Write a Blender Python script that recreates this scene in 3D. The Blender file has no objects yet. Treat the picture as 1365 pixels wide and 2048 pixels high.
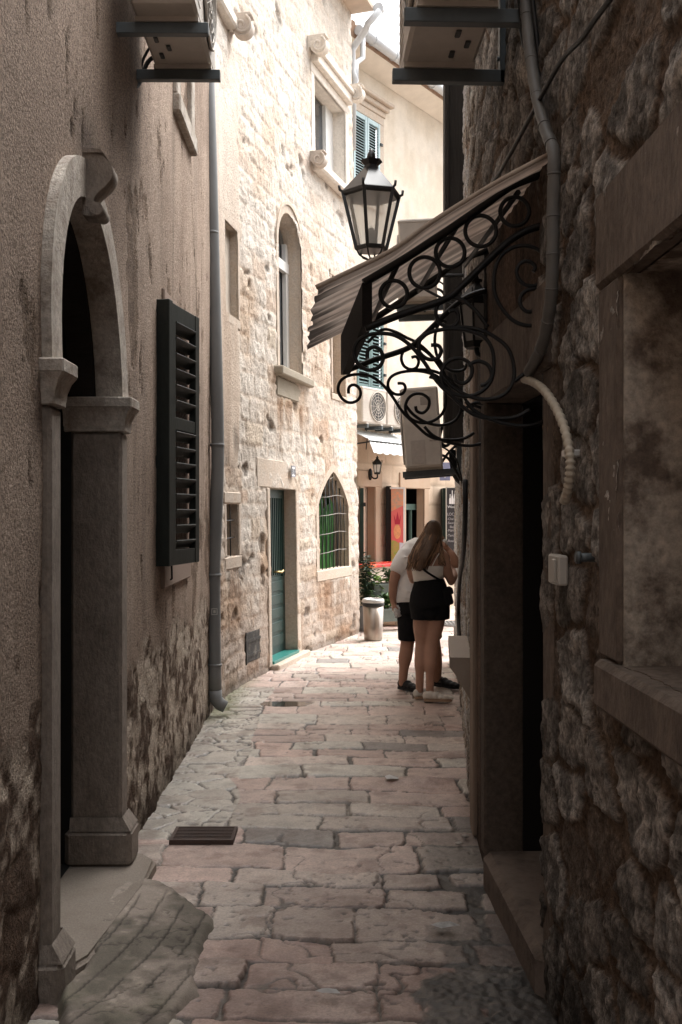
import bpy, bmesh, math, random
import numpy as np
from mathutils import Vector, Matrix
R_ = math.radians
random.seed(7)
SC = bpy.context.scene
COL = SC.collection

# ---------------------------------------------------------------- camera, sky, sun, exposure
F = 2048.0; CX = 682.5; CY = 1024.0; H = 1.7
cam_d = bpy.data.cameras.new("camera"); cam = bpy.data.objects.new("camera", cam_d); COL.objects.link(cam)
cam.location = (0, 0, H); cam.rotation_euler = (R_(90), 0, 0)
cam_d.sensor_fit = 'VERTICAL'; cam_d.sensor_height = 36; cam_d.lens = 36
cam_d.clip_end = 500; cam_d.clip_start = 0.05
SC.camera = cam

SUN_DIR = Vector((0.42, 0.30, 0.86)).normalized()
w = bpy.data.worlds.new("World"); SC.world = w; w.use_nodes = True
nt = w.node_tree; nt.nodes.clear()
sky = nt.nodes.new("ShaderNodeTexSky"); sky.sky_type = 'NISHITA'; sky.sun_disc = False
sky.sun_elevation = math.asin(SUN_DIR.z); sky.sun_rotation = math.atan2(SUN_DIR.x, SUN_DIR.y)
sky.air_density = 1.0; sky.dust_density = 6.0; sky.ozone_density = 1.0
hs = nt.nodes.new("ShaderNodeHueSaturation"); hs.inputs["Saturation"].default_value = 0.12
bgn = nt.nodes.new("ShaderNodeBackground"); bgn.inputs["Strength"].default_value = 0.15
ow = nt.nodes.new("ShaderNodeOutputWorld")
nt.links.new(sky.outputs[0], hs.inputs["Color"]); nt.links.new(hs.outputs[0], bgn.inputs[0]); nt.links.new(bgn.outputs[0], ow.inputs[0])
sd = bpy.data.lights.new("sun", 'SUN'); sd.energy = 0.5; sd.angle = R_(40); sd.color = (1.0, 0.97, 0.93)
sun = bpy.data.objects.new("sun", sd); COL.objects.link(sun)
sun.rotation_euler = SUN_DIR.to_track_quat('Z', 'Y').to_euler()
SC.view_settings.view_transform = 'Standard'; SC.view_settings.look = 'None'
SC.view_settings.exposure = 1.75; SC.view_settings.gamma = 1.0
SC.render.engine = 'CYCLES'
SC.cycles.max_bounces = 8; SC.cycles.diffuse_bounces = 3
SC.cycles.use_denoising = True

def P(px, py, D, dx=0, dz=0):
    return Vector(((px - CX) / F * D + dx, D, H - (py - CY) / F * D + dz))

# ---------------------------------------------------------------- numpy noise
_rng = np.random.RandomState(11)
_TAB = _rng.rand(65536).astype(np.float32)
def _h(ix, iy, s):
    v = (ix.astype(np.int64) * 374761393 + iy.astype(np.int64) * 668265263 + s * 974634777) & 0xffffffff
    v = ((v ^ (v >> 13)) * 1274126177) & 0xffffffff
    return _TAB[(v ^ (v >> 16)) & 65535]
def vn(x, y, s=0):
    ix = np.floor(x); iy = np.floor(y); fx = x - ix; fy = y - iy
    ix = ix.astype(np.int64); iy = iy.astype(np.int64)
    fx = fx * fx * (3 - 2 * fx); fy = fy * fy * (3 - 2 * fy)
    a = _h(ix, iy, s); b = _h(ix + 1, iy, s); c = _h(ix, iy + 1, s); d = _h(ix + 1, iy + 1, s)
    return (a + (b - a) * fx) * (1 - fy) + (c + (d - c) * fx) * fy
def fbm(x, y, o=4, s=0, g=0.5):
    t = 0; a = 1; n = 0
    for k in range(o):
        t = t + a * (vn(x * 2 ** k, y * 2 ** k, s + k * 17) - 0.5); n += a; a *= g
    return t / n * 2
def sst(a, b, x):
    t = np.clip((x - a) / (b - a), 0, 1); return t * t * (3 - 2 * t)
def worley(x, y, s=0, jit=0.85):
    ix = np.floor(x).astype(np.int64); iy = np.floor(y).astype(np.int64)
    f1 = np.full(x.shape, 9.0); f2 = f1.copy(); idr = np.zeros(x.shape)
    for dx in (-1, 0, 1):
        for dy in (-1, 0, 1):
            jx = ix + dx; jy = iy + dy
            px = jx + 0.5 + (_h(jx, jy, s) - 0.5) * jit; py = jy + 0.5 + (_h(jx, jy, s + 5) - 0.5) * jit
            d = np.sqrt((x - px) ** 2 + (y - py) ** 2); r = _h(jx, jy, s + 9)
            m = d < f1
            f2 = np.where(m, f1, np.minimum(f2, d)); idr = np.where(m, r, idr); f1 = np.where(m, d, f1)
    return f1, f2, idr
def courses(U, Z, seed, hr, lr, umin, umax, zmin, zmax, rad=.03):
    """irregular coursed stonework: distance to the nearest joint, three random numbers per stone, centre coords"""
    rs = np.random.RandomState(seed)
    zb = [zmin - 0.5]
    while zb[-1] < zmax + 0.5: zb.append(zb[-1] + rs.uniform(*hr))
    zb = np.array(zb); ci = np.clip(np.searchsorted(zb, Z) - 1, 0, len(zb) - 2)
    dist = np.zeros(U.shape); r = np.zeros(U.shape + (3,)); cu = np.zeros(U.shape); cz = np.zeros(U.shape)
    for c in range(len(zb) - 1):
        ub = [umin - 1 - rs.rand() * 0.5]
        while ub[-1] < umax + 1: ub.append(ub[-1] + rs.uniform(*lr))
        ub = np.array(ub); rr = rs.rand(len(ub), 3)
        m = ci == c
        if not m.any(): continue
        u = U[m]; z = Z[m]
        k = np.clip(np.searchsorted(ub, u) - 1, 0, len(ub) - 2)
        a = np.minimum(u - ub[k], ub[k + 1] - u); b = np.minimum(z - zb[c], zb[c + 1] - z)
        
        ca = np.maximum(rad - a, 0); cb = np.maximum(rad - b, 0)
        dd = np.where((a < rad) & (b < rad), rad - np.sqrt(ca ** 2 + cb ** 2), np.minimum(a, b))
        dist[m] = dd; r[m] = rr[k]; cu[m] = (ub[k] + ub[k + 1]) / 2; cz[m] = (zb[c] + zb[c + 1]) / 2
    return dist, r, cu, cz
def mix3(a, b, t):
    return np.asarray(a) * (1 - t[..., None]) + np.asarray(b) * t[..., None]

# ---------------------------------------------------------------- materials
MATS = {}
def mat(name, col=(.5, .5, .5), rough=.8, var=.0, vscale=6, bump=0, bscale=60, attr=False, metal=0, spec=.3, stretch=None, col2=None, fine=None, trans=0, alpha=1, bdist=.01, coat=0, vdet=6, transl=0, clear=0, thr=(.35, .65)):
    if name in MATS: return MATS[name]
    m = bpy.data.materials.new(name); m.use_nodes = True; MATS[name] = m
    nt = m.node_tree; b = nt.nodes["Principled BSDF"]
    b.inputs["Roughness"].default_value = rough; b.inputs["Metallic"].default_value = metal
    b.inputs["Specular IOR Level"].default_value = spec
    b.inputs["Coat Weight"].default_value = coat
    if trans: b.inputs["Transmission Weight"].default_value = trans
    L = nt.links.new
    tc = nt.nodes.new("ShaderNodeTexCoord"); mp = nt.nodes.new("ShaderNodeMapping")
    L(tc.outputs["Object"], mp.inputs[0])
    if stretch: mp.inputs["Scale"].default_value = stretch
    if attr:
        a = nt.nodes.new("ShaderNodeAttribute"); a.attribute_name = "Col"; src = a.outputs["Color"]
    else:
        rgb = nt.nodes.new("ShaderNodeRGB"); rgb.outputs[0].default_value = (*col, 1); src = rgb.outputs[0]
    if col2 is not None:
        n = nt.nodes.new("ShaderNodeTexNoise"); n.inputs["Scale"].default_value = vscale; n.inputs["Detail"].default_value = vdet; n.inputs["Roughness"].default_value = .65
        L(mp.outputs[0], n.inputs["Vector"])
        mr = nt.nodes.new("ShaderNodeMapRange"); mr.inputs[1].default_value = thr[0]; mr.inputs[2].default_value = thr[1]
        L(n.outputs["Fac"], mr.inputs[0])
        mx = nt.nodes.new("ShaderNodeMix"); mx.data_type = 'RGBA'
        L(mr.outputs[0], mx.inputs["Factor"]); L(src, mx.inputs["A"]); mx.inputs["B"].default_value = (*col2, 1)
        src = mx.outputs["Result"]
    for (vs, va, det) in ([(vscale, var, vdet)] if var else []) + ([fine] if fine else []):
        n = nt.nodes.new("ShaderNodeTexNoise"); n.inputs["Scale"].default_value = vs; n.inputs["Detail"].default_value = det; n.inputs["Roughness"].default_value = .7
        L(mp.outputs[0], n.inputs["Vector"])
        mr = nt.nodes.new("ShaderNodeMapRange"); mr.inputs[1].default_value = .3; mr.inputs[2].default_value = .7
        mr.inputs[3].default_value = 1 - va; mr.inputs[4].default_value = 1 + va
        L(n.outputs["Fac"], mr.inputs[0])
        mx = nt.nodes.new("ShaderNodeMix"); mx.data_type = 'RGBA'; mx.blend_type = 'MULTIPLY'; mx.inputs["Factor"].default_value = 1
        L(src, mx.inputs["A"]); L(mr.outputs[0], mx.inputs["B"]); src = mx.outputs["Result"]
    L(src, b.inputs["Base Color"])
    if transl:
        tr = nt.nodes.new("ShaderNodeBsdfTranslucent"); ms = nt.nodes.new("ShaderNodeMixShader"); ms.inputs[0].default_value = transl
        L(src, tr.inputs[0]); L(b.outputs[0], ms.inputs[1]); L(tr.outputs[0], ms.inputs[2]); L(ms.outputs[0], nt.nodes["Material Output"].inputs[0])
    if clear:
        tp = nt.nodes.new("ShaderNodeBsdfTransparent"); m2 = nt.nodes.new("ShaderNodeMixShader"); m2.inputs[0].default_value = clear
        L(ms.outputs[0], m2.inputs[1]); L(tp.outputs[0], m2.inputs[2]); L(m2.outputs[0], nt.nodes["Material Output"].inputs[0])
    if bump:
        n = nt.nodes.new("ShaderNodeTexNoise"); n.inputs["Scale"].default_value = bscale; n.inputs["Detail"].default_value = 8; n.inputs["Roughness"].default_value = .65
        L(mp.outputs[0], n.inputs["Vector"])
        bp = nt.nodes.new("ShaderNodeBump"); bp.inputs["Strength"].default_value = bump; bp.inputs["Distance"].default_value = bdist
        L(n.outputs["Fac"], bp.inputs["Height"]); L(bp.outputs[0], b.inputs["Normal"])
    return m

# ---------------------------------------------------------------- things, parts
LOC = {}
def thing(name, label, cat, loc=(0, 0, 0), group=None):
    o = bpy.data.objects.new(name, None); COL.objects.link(o); o.location = loc; o.empty_display_size = .2
    o["label"] = label; o["category"] = cat
    if group: o["group"] = group
    LOC[o.name] = Vector(loc)
    return o
def attach(o, parent):
    o.parent = parent
    if parent.type == 'EMPTY':
        o.matrix_parent_inverse = Matrix.Translation(-LOC[parent.name])
def tag(o, label, cat, group=None):
    o["label"] = label; o["category"] = cat
    if group: o["group"] = group
    return o
def part(o, label): o["label"] = label; return o
def copy_tree(o, parent=None):
    c = o.copy(); COL.objects.link(c)
    if parent is not None: c.parent = parent
    for ch in o.children: copy_tree(ch, c)
    return c

class MB:
    """collects shapes into one mesh; M is the current local-to-world frame"""
    def __init__(s, M=None): s.bm = bmesh.new(); s.M = M or Matrix()
    def _new(s, ret_verts, smooth=False):
        for v in ret_verts: v.co = s.M @ v.co
    def box(s, c, size, bev=0.0, rot=None, segs=1):
        r = bmesh.ops.create_cube(s.bm, size=1); vs = r['verts']
        for v in vs: v.co = Vector((v.co.x * size[0], v.co.y * size[1], v.co.z * size[2]))
        if bev:
            es = list({e for v in vs for e in v.link_edges})
            rr = bmesh.ops.bevel(s.bm, geom=es, offset=bev, segments=segs, affect='EDGES', profile=.5)
            vs = list({v for f in rr['faces'] for v in f.verts} | {v for v in vs if v.is_valid})
        T = Matrix.Translation(Vector(c))
        if rot is not None: T = T @ (rot.to_4x4() if not isinstance(rot, Matrix) or len(rot) == 3 else rot)
        for v in vs: v.co = s.M @ (T @ v.co)
        return s
    def span(s, a, b, bev=0.0):
        a = Vector(a); b = Vector(b)
        return s.box((a + b) / 2, [abs(x) for x in (b - a)], bev)
    def bar(s, a, b, w, h, up=(0, 0, 1), bev=0.0):
        a = Vector(a); b = Vector(b); d = (b - a); L = d.length; x = d.normalized()
        up = Vector(up); y = up.cross(x)
        if y.length < 1e-4: y = Vector((0, 1, 0)).cross(x)
        y.normalize(); z = x.cross(y)
        rot = Matrix((x, y, z)).transposed()
        return s.box((a + b) / 2, (L, w, h), bev, rot)
    def tube(s, pts, r, segs=8, cap=True, flat=None, closed=False):
        pts = [Vector(p) for p in pts]; n = len(pts)
        rs = r if isinstance(r, (list, tuple)) else [r] * n
        rings = []; ref = None
        for i in range(n):
            if closed: t = pts[(i + 1) % n] - pts[i - 1]
            else: t = pts[min(i + 1, n - 1)] - pts[max(i - 1, 0)]
            t.normalize()
            if ref is None:
                ref = Vector((0, 0, 1)) if abs(t.z) < .9 else Vector((0, 1, 0))
            a = ref - t * ref.dot(t)
            if a.length < 1e-5: a = t.orthogonal()
            a.normalize(); ref = a; b = t.cross(a)
            ring = []
            for k in range(segs):
                an = 2 * math.pi * (k + .5) / segs
                ra, rb = (rs[i], rs[i]) if flat is None else (rs[i] * flat[0], rs[i] * flat[1])
                ring.append(s.bm.verts.new(s.M @ (pts[i] + a * math.cos(an) * ra + b * math.sin(an) * rb)))
            rings.append(ring)
        for i in range(n if closed else n - 1):
            A = rings[i]; B = rings[(i + 1) % n]
            for k in range(segs):
                f = s.bm.faces.new((A[k], A[(k + 1) % segs], B[(k + 1) % segs], B[k])); f.smooth = segs > 4
        if cap and not closed:
            s.bm.faces.new(rings[0][::-1]); s.bm.faces.new(rings[-1])
        return s
    def lathe(s, prof, c=(0, 0, 0), segs=24, smooth=True, rot0=0, sx=1, sy=1):
        c = Vector(c); rings = []
        for (r, z) in prof:
            rings.append([s.bm.verts.new(s.M @ (c + Vector((r * math.cos(rot0 + 2 * math.pi * k / segs) * sx, r * math.sin(rot0 + 2 * math.pi * k / segs) * sy, z)))) for k in range(segs)])
        for i in range(len(rings) - 1):
            for k in range(segs):
                f = s.bm.faces.new((rings[i][k], rings[i][(k + 1) % segs], rings[i + 1][(k + 1) % segs], rings[i + 1][k])); f.smooth = smooth
        if prof[0][0] > 1e-4: s.bm.faces.new(rings[0][::-1])
        if prof[-1][0] > 1e-4: s.bm.faces.new(rings[-1])
        return s
    def ball(s, c, r, seg=12, rot=None):
        rr = bmesh.ops.create_uvsphere(s.bm, u_segments=seg, v_segments=max(6, seg * 2 // 3), radius=1)
        r = (r, r, r) if not isinstance(r, (tuple, list)) else r
        for v in rr['verts']:
            q = Vector((v.co.x * r[0], v.co.y * r[1], v.co.z * r[2]))
            if rot is not None: q = rot @ q
            v.co = s.M @ (Vector(c) + q)
        for v in rr['verts']:
            for f in v.link_faces: f.smooth = True
        return s
    def prism(s, poly, o, ax, ay, az, depth, smooth=False):
        """2-D outline poly placed at o with axes ax, ay and thickness depth along az"""
        o = Vector(o); ax = Vector(ax); ay = Vector(ay); az = Vector(az)
        A = [s.bm.verts.new(s.M @ (o + ax * p[0] + ay * p[1])) for p in poly]
        B = [s.bm.verts.new(s.M @ (o + ax * p[0] + ay * p[1] + az * depth)) for p in poly]
        n = len(poly)
        s.bm.faces.new(A[::-1]); s.bm.faces.new(B)
        for k in range(n):
            f = s.bm.faces.new((A[k], A[(k + 1) % n], B[(k + 1) % n], B[k])); f.smooth = smooth
        return s
    def quad(s, *pts):
        s.bm.faces.new([s.bm.verts.new(s.M @ Vector(p)) for p in pts]); return s
    def strip(s, A, B, smooth=False):
        """faces between two rows of points"""
        a = [s.bm.verts.new(s.M @ Vector(p)) for p in A]; b = [s.bm.verts.new(s.M @ Vector(p)) for p in B]
        for k in range(len(a) - 1):
            f = s.bm.faces.new((a[k], a[k + 1], b[k + 1], b[k])); f.smooth = smooth
        return s
    def build(s, name, m, parent=None, fix=True):
        if fix: bmesh.ops.recalc_face_normals(s.bm, faces=s.bm.faces[:])
        me = bpy.data.meshes.new(name); s.bm.to_mesh(me); s.bm.free()
        o = bpy.data.objects.new(name, me); COL.objects.link(o)
        for mm in (m if isinstance(m, list) else [m]): me.materials.append(mm)
        if parent is not None: attach(o, parent)
        return o

def np_mesh(name, V, Fq, m, col=None, parent=None, smooth=True):
    me = bpy.data.meshes.new(name); nv = len(V); nf = len(Fq)
    me.vertices.add(nv); me.vertices.foreach_set("co", np.asarray(V, np.float32).ravel())
    me.loops.add(nf * 4); me.loops.foreach_set("vertex_index", np.asarray(Fq, np.int32).ravel())
    me.polygons.add(nf); me.polygons.foreach_set("loop_start", np.arange(0, nf * 4, 4, dtype=np.int32))
    me.polygons.foreach_set("use_smooth", np.full(nf, smooth))
    me.update(calc_edges=True)
    if col is not None:
        a = me.color_attributes.new("Col", 'FLOAT_COLOR', 'POINT')
        c = np.ones((nv, 4), np.float32); c[:, :3] = col; a.data.foreach_set("color", c.ravel())
    me.validate()
    o = bpy.data.objects.new(name, me); COL.objects.link(o); me.materials.append(m)
    if parent is not None: attach(o, parent)
    return o

class Wall:
    def __init__(s, pts, side=1, lean=0.0):
        s.p = [Vector((a, b)) for a, b in pts]; s.side = side; s.lean = lean
        s.u = [0]
        for i in range(len(s.p) - 1): s.u.append(s.u[-1] + (s.p[i + 1] - s.p[i]).length)
        s.L = s.u[-1]
    def arr(s):
        n = np.array([[q.x, q.y] for q in s.p]); return n, np.array(s.u)
    def frame2(s, u):
        i = max(0, min(len(s.u) - 2, int(np.searchsorted(s.u, u)) - 1))
        a, b = s.p[i], s.p[i + 1]; t = (b - a).normalized()
        q = a + t * (u - s.u[i]); n = Vector((t.y, -t.x)) * s.side
        return q, t, n
    def pt(s, u, z, off=0):
        q, t, n = s.frame2(u)
        return Vector((q.x + n.x * off + s.lean * z, q.y + n.y * off, z))
    def M(s, u, z=0, off=0):
        """matrix: local x along wall, y out of the wall, z up"""
        q, t, n = s.frame2(u); o = s.pt(u, z, off)
        return Matrix(((t.x, n.x, s.lean, o.x), (t.y, n.y, 0, o.y), (0, 0, 1, o.z), (0, 0, 0, 1)))
    def hit(s, px, py, off=0):
        k = (px - CX) / F; z = H
        for it in range(4):
            best = None
            for i in range(len(s.p) - 1):
                a, b = s.p[i], s.p[i + 1]; t = (b - a).normalized(); n = Vector((t.y, -t.x)) * s.side
                a2 = a + n * off + Vector((s.lean * z, 0)); L = (b - a).length
                den = t.x - k * t.y
                if abs(den) < 1e-9: continue
                q = (k * a2.y - a2.x) / den
                y = a2.y + t.y * q
                lo = -1e-6 if i else -50; hi = L if i < len(s.p) - 2 else 50
                if y > .3 and lo <= q <= hi + 1e-6 and (best is None or y < best[1]): best = (s.u[i] + q, y)
            if best is None: return None
            u, D = best; z = H - (py - CY) / F * D
        return u, z, D
    def uz(s, px, py, off=0):
        h = s.hit(px, py, off); return h[0], h[1]
    def grid(s, name, m, u0, u1, z0, z1, du, dz, relief, holes=(), parent=None):
        us = np.arange(u0, u1 + du * .5, du); zs = np.arange(z0, z1 + dz * .5, dz)
        U, Z = np.meshgrid(us, zs)
        hgt, col = relief(U, Z)
        n, ua = s.arr()
        X = np.interp(U, ua, n[:, 0]); Y = np.interp(U, ua, n[:, 1])
        seg = np.clip(np.searchsorted(ua, U) - 1, 0, len(ua) - 2)
        t = (n[1:] - n[:-1]); t = t / np.linalg.norm(t, axis=1)[:, None]
        # beyond the ends of the path: extend
        X = np.where(U < 0, n[0, 0] + t[0, 0] * U, np.where(U > ua[-1], n[-1, 0] + t[-1, 0] * (U - ua[-1]), X))
        Y = np.where(U < 0, n[0, 1] + t[0, 1] * U, np.where(U > ua[-1], n[-1, 1] + t[-1, 1] * (U - ua[-1]), Y))
        nx = t[seg, 1] * s.side; ny = -t[seg, 0] * s.side
        V = np.stack([X + nx * hgt + s.lean * Z, Y + ny * hgt, Z], -1).reshape(-1, 3)
        r, c = U.shape
        idx = np.arange(r * c).reshape(r, c)
        Fq = np.stack([idx[:-1, :-1], idx[:-1, 1:], idx[1:, 1:], idx[1:, :-1]], -1)
        Uc = (U[:-1, :-1] + U[1:, 1:]) / 2; Zc = (Z[:-1, :-1] + Z[1:, 1:]) / 2
        keep = np.ones(Uc.shape, bool)
        for h in holes: keep &= ~h(Uc, Zc)
        Fq = Fq[keep]
        if s.side > 0: pass
        else: Fq = Fq[:, ::-1]
        return np_mesh(name, V, Fq, m, col.reshape(-1, 3), parent)
def rect(u0, u1, z0, z1): return lambda U, Z: (U > u0) & (U < u1) & (Z > z0) & (Z < z1)
def archh(u0, u1, z0, zs, zt, p=2.0, sh=0):
    uc = (u0 + u1) / 2; hw = (u1 - u0) / 2
    def f(U, Z):
        U = U - sh * np.clip((Z - zs) / (zt - zs), 0, 1)
        t = np.clip(np.abs(U - uc) / hw, 0, 1)
        return (np.abs(U - uc) < hw) & (Z > z0) & (Z < zs + (zt - zs) * (1 - t ** p) ** (1 / p))
    return f
def arch_curve(u0, u1, zs, zt, p=2.0, n=24, sh=0):
    uc = (u0 + u1) / 2; hw = (u1 - u0) / 2; out = []
    for i in range(n + 1):
        a = math.pi * i / n; t = abs(math.cos(a))
        q = max(0, (1 - t ** p)) ** (1 / p); out.append((uc - hw * math.cos(a) + sh * q, zs + (zt - zs) * q))
    return out
def reveal(mb, outline, depth, back=True):
    """open-ended recess: outline [(u,z)...] in the mb frame, going depth into the wall (local -y)"""
    A = [(u, 0.004, z) for u, z in outline]; B = [(u, -depth, z) for u, z in outline]
    mb.strip(A + [A[0]], B + [B[0]])
    if back: mb.quad(*B)
def cr(pts, n=6):
    """smooth curve through points"""
    pts = [Vector(p) for p in pts]; out = []
    for i in range(len(pts) - 1):
        p0 = pts[max(i - 1, 0)]; p1 = pts[i]; p2 = pts[i + 1]; p3 = pts[min(i + 2, len(pts) - 1)]
        for k in range(n):
            t = k / n
            out.append(.5 * ((2 * p1) + (p2 - p0) * t + (2 * p0 - 5 * p1 + 4 * p2 - p3) * t * t + (3 * p1 - p0 - 3 * p2 + p3) * t ** 3))
    out.append(pts[-1]); return out
# ================================================================ SETTING
WA = Wall([(-0.955, -9), (-1.04, 3), (-1.10, 8.85)], 1)
WB = Wall([(-1.13, 8.6), (-1.06, 9.6), (-.95, 10.3), (-.78, 10.98), (-.53, 12.0), (-.28, 12.8), (.26, 14.45)], 1, lean=-.014)
WC = Wall([(-.12, 15.3), (5.0, 22.94)], 1)
WR = Wall([(.80, -9), (.745, 2.4), (.73, 3.4), (.70, 4.3), (.69, 4.85), (.73, 5.6), (.85, 6.84), (1.03, 8.6), (1.25, 11), (1.32, 11.8)], -1)

m_pave = mat("paving_stone", attr=True, rough=.46, var=.2, vscale=9, bump=.5, bscale=70, fine=(90, .26, 5), bdist=.006, spec=.55)
m_plas = mat("old_plaster", attr=True, rough=.93, var=.10, vscale=2.2, bump=1.0, bscale=85, fine=(80, .62, 5), bdist=.02, spec=.15)
m_lime = mat("limestone_wall", attr=True, rough=.9, var=.10, vscale=5, bump=.9, bscale=42, fine=(55, .22, 6), bdist=.02, spec=.15)
m_rub = mat("rubble_wall", attr=True, rough=.9, var=.2, vscale=8, bump=1.0, bscale=55, fine=(50, .72, 7), bdist=.03, spec=.25)
m_cream = mat("cream_render", attr=True, rough=.9, var=.08, vscale=4, bump=.4, bscale=50, fine=(60, .08, 4), bdist=.008, spec=.15)
m_dress = mat("dressed_stone", (.60, .54, .47), .85, .2, 9, 1.0, 60, col2=(.27, .225, .185), fine=(45, .28, 6), bdist=.008)
m_dressL = mat("pale_dressed_stone", (.57, .49, .41), .85, .14, 9, .9, 40, col2=(.46, .37, .29), fine=(40, .16, 6), bdist=.012)
m_dressD = mat("dark_dressed_stone", (.235, .185, .148), .85, .25, 7, 1.0, 50, col2=(.10, .077, .06), fine=(38, .35, 6), bdist=.012, stretch=(1, 1, .5))
m_jamb = mat("grey_jamb_stone", (.34, .285, .24), .88, .25, 5, 1.0, 60, col2=(.17, .14, .115), fine=(42, .26, 6), bdist=.01, stretch=(1, 1, .6))
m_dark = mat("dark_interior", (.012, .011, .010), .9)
m_iron = mat("black_iron", (.008, .008, .008), .5, .3, 30, .4, 120, spec=.4, bdist=.002)
m_conc = mat("worn_concrete", (.32, .27, .225), .85, .25, 5, .8, 70, col2=(.20, .165, .135), fine=(150, .2, 4), bdist=.006)
m_tile = mat("roof_tile", (.38, .26, .19), .9, .25, 12, .5, 60)

# ---- ground
def build_ground():
    b = MB(); b.span((-60, -60, -.12), (60, 120, -.06))
    o = b.build("ground", mat("earth", (.25, .21, .17), .95, .2, 3)); o["kind"] = "structure"
build_ground()

def build_pavement():
    ys = [2.5]
    while ys[-1] < 22: ys.append(ys[-1] + max(.0065, .0008 * ys[-1] ** 1.6))
    ys = np.array(ys); xs = np.arange(-1.3, 1.9, .0078)
    xs = np.concatenate([xs, np.arange(1.9, 6, .1)])
    X, Y = np.meshgrid(xs, ys)
    wx = X + .045 * fbm(X * 2.6, Y * 2.6, 4, 1) + .011 * fbm(X * 16, Y * 16, 3, 2)
    wy = Y + .075 * fbm(X * 1.6, Y * 1.6, 4, 3) + .011 * fbm(X * 16, Y * 16, 3, 4) + .05 * X
    d, r, cu, cz = courses(wx, wy, 5, (.17, .40), (.26, .74), -1.4, 6, 1.5, 23)
    # small rubble along the left wall foot
    f1, f2, wid = worley((X + .03 * fbm(X * 5, Y * 5, 2, 6)) * 4.2, Y * 6, 3)
    left = sst(-.62, -.70, X + .10 * fbm(X * 2, Y * 1.5, 2, 8)) * sst(5.2, 5.5, Y) * sst(10.5, 9.5, Y)
    d2 = (f2 - f1) * .10
    L = left > .5
    d = np.where(L, d2, d); r0 = np.where(L, wid, r[..., 0]); r1 = np.where(L, (wid * 7.3) % 1, r[..., 1]); r2 = np.where(L, (wid * 13.7) % 1, r[..., 2])
    jw = .0032 + .015 * np.clip(fbm(X * 1.7, Y * 1.7, 3, 9) + .15, 0, 1) ** 1.3
    near_r = sst(.18, .55, X + .12 * fbm(X * 2.5, Y * 2.5, 3, 12)) * sst(5.6, 4.4, Y) * sst(.25, .5, r0 + .3 * fbm(X * 2, Y * 2, 2, 13))
    jw = jw + .03 * near_r
    st = sst(jw * .9, jw + .003, d + .006 * fbm(X * 30, Y * 30, 3, 19))
    st = st * (1 - .85 * sst(.020, .004, np.abs(fbm(X * 1.9, Y * 2.6, 4, 171))) * sst(.1, .35, fbm(X * .9, Y * .9, 2, 172)))
    tilt = ((r1 - .5) * (wx - cu) + (r2 - .5) * (wy - cz)) * .06
    hgt = st * (.011 + .008 * (r0 - .3) + np.where(L, 0, tilt) + .0035 * fbm(X * 13, Y * 13, 4, 15, .6)) + (1 - st) * .005 * fbm(X * 25, Y * 25, 3, 16)
    pit = sst(.42, .6, fbm(X * 34, Y * 34, 2, 21)) * sst(.2, .5, fbm(X * 3, Y * 3, 2, 22) + .2)
    hgt -= st * pit * .006
    # one cracked slab tilted up, as where the paving has sunk
    g = np.exp(-(((X - .50) / .22) ** 2 + ((Y - 6.45) / .12) ** 2)); hgt += st * .05 * g * sst(6.3, 6.55, Y)
    pinkA = np.array([.41, .295, .25]); pinkB = np.array([.48, .375, .325]); grey = np.array([.41, .36, .31]); pale = np.array([.50, .46, .40]); dgr = np.array([.25, .22, .20])
    c = mix3(pinkA, pinkB, r1)
    c = np.where((r0 > .60)[..., None], mix3(grey, pinkB, r1 * .6), c)
    c = c * (.88 + .42 * r2)[..., None]; c = np.where((r0 > .88)[..., None], pale, c)
    c = np.where((r2 > .92)[..., None] & (r0 < .6)[..., None], dgr, c)
    c = np.where(L[..., None], mix3(grey, pale, r1), c)
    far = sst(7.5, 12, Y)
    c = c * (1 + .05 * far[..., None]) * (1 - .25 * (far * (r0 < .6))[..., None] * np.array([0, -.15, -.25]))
    c = c * (1 + .22 * fbm(X * 5, Y * 5, 5, 31, .6))[..., None]
    wear = sst(.0, .45, fbm(X * 8, Y * 8, 5, 131, .65)); c = c * (1 - .35 * wear[..., None] * np.array([.85, 1, 1.05]))
    c = c * (1 - .5 * pit)[..., None]
    joint = mix3((.050, .042, .035), (.19, .165, .137), sst(-.1, .5, fbm(X * 1.2, Y * 1.2, 3, 33)))
    col = joint * (1 - st[..., None]) + c * st[..., None]
    # asphalt-like patch; damp dirt by the right wall, deepened by painted foreground shade
    ap = sst(.34, .38, X + .10 * fbm(X * 11, Y * 11, 3, 140) + .16 * fbm(X * 3, Y * 3, 4, 41) - .12 * np.abs(Y - 3.6)) * sst(4.35, 4.15, Y + .2 * fbm(X * 4, Y * 4, 2, 42)) * sst(.38, .44, .55 + .5 * fbm(X * 2.2, Y * 2.2, 2, 43) + .2 * fbm(X * 12, Y * 12, 3, 143))
    ap2 = sst(.36, .44, X + .06 * fbm(X * 4, Y * 4, 3, 44)) * sst(4.85, 4.95, Y + .05 * fbm(X * 5, Y * 5, 2, 45)) * sst(5.55, 5.45, Y)
    ap = np.maximum(ap, ap2)
    ap = ap * (1 - .55 * st * (r1 > .45)); hgt = hgt * (1 - ap) + ap * (.012 + .007 * fbm(X * 40, Y * 40, 3, 46) + .01 * fbm(X * 3, Y * 3, 2, 47))
    apc = mix3((.065, .058, .050), (.19, .17, .148), sst(-.15, .55, fbm(X * 9, Y * 9, 5, 48, .65)))
    col = col * (1 - ap[..., None]) + apc * ap[..., None]
    grime_shade = np.clip(sst(.25, .75, X + .2 * fbm(X * 2, Y * 2, 3, 51)) * sst(6.5, 4, Y) * .72 + sst(-.85, -1.05, X) * .25, 0, .7)
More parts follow.
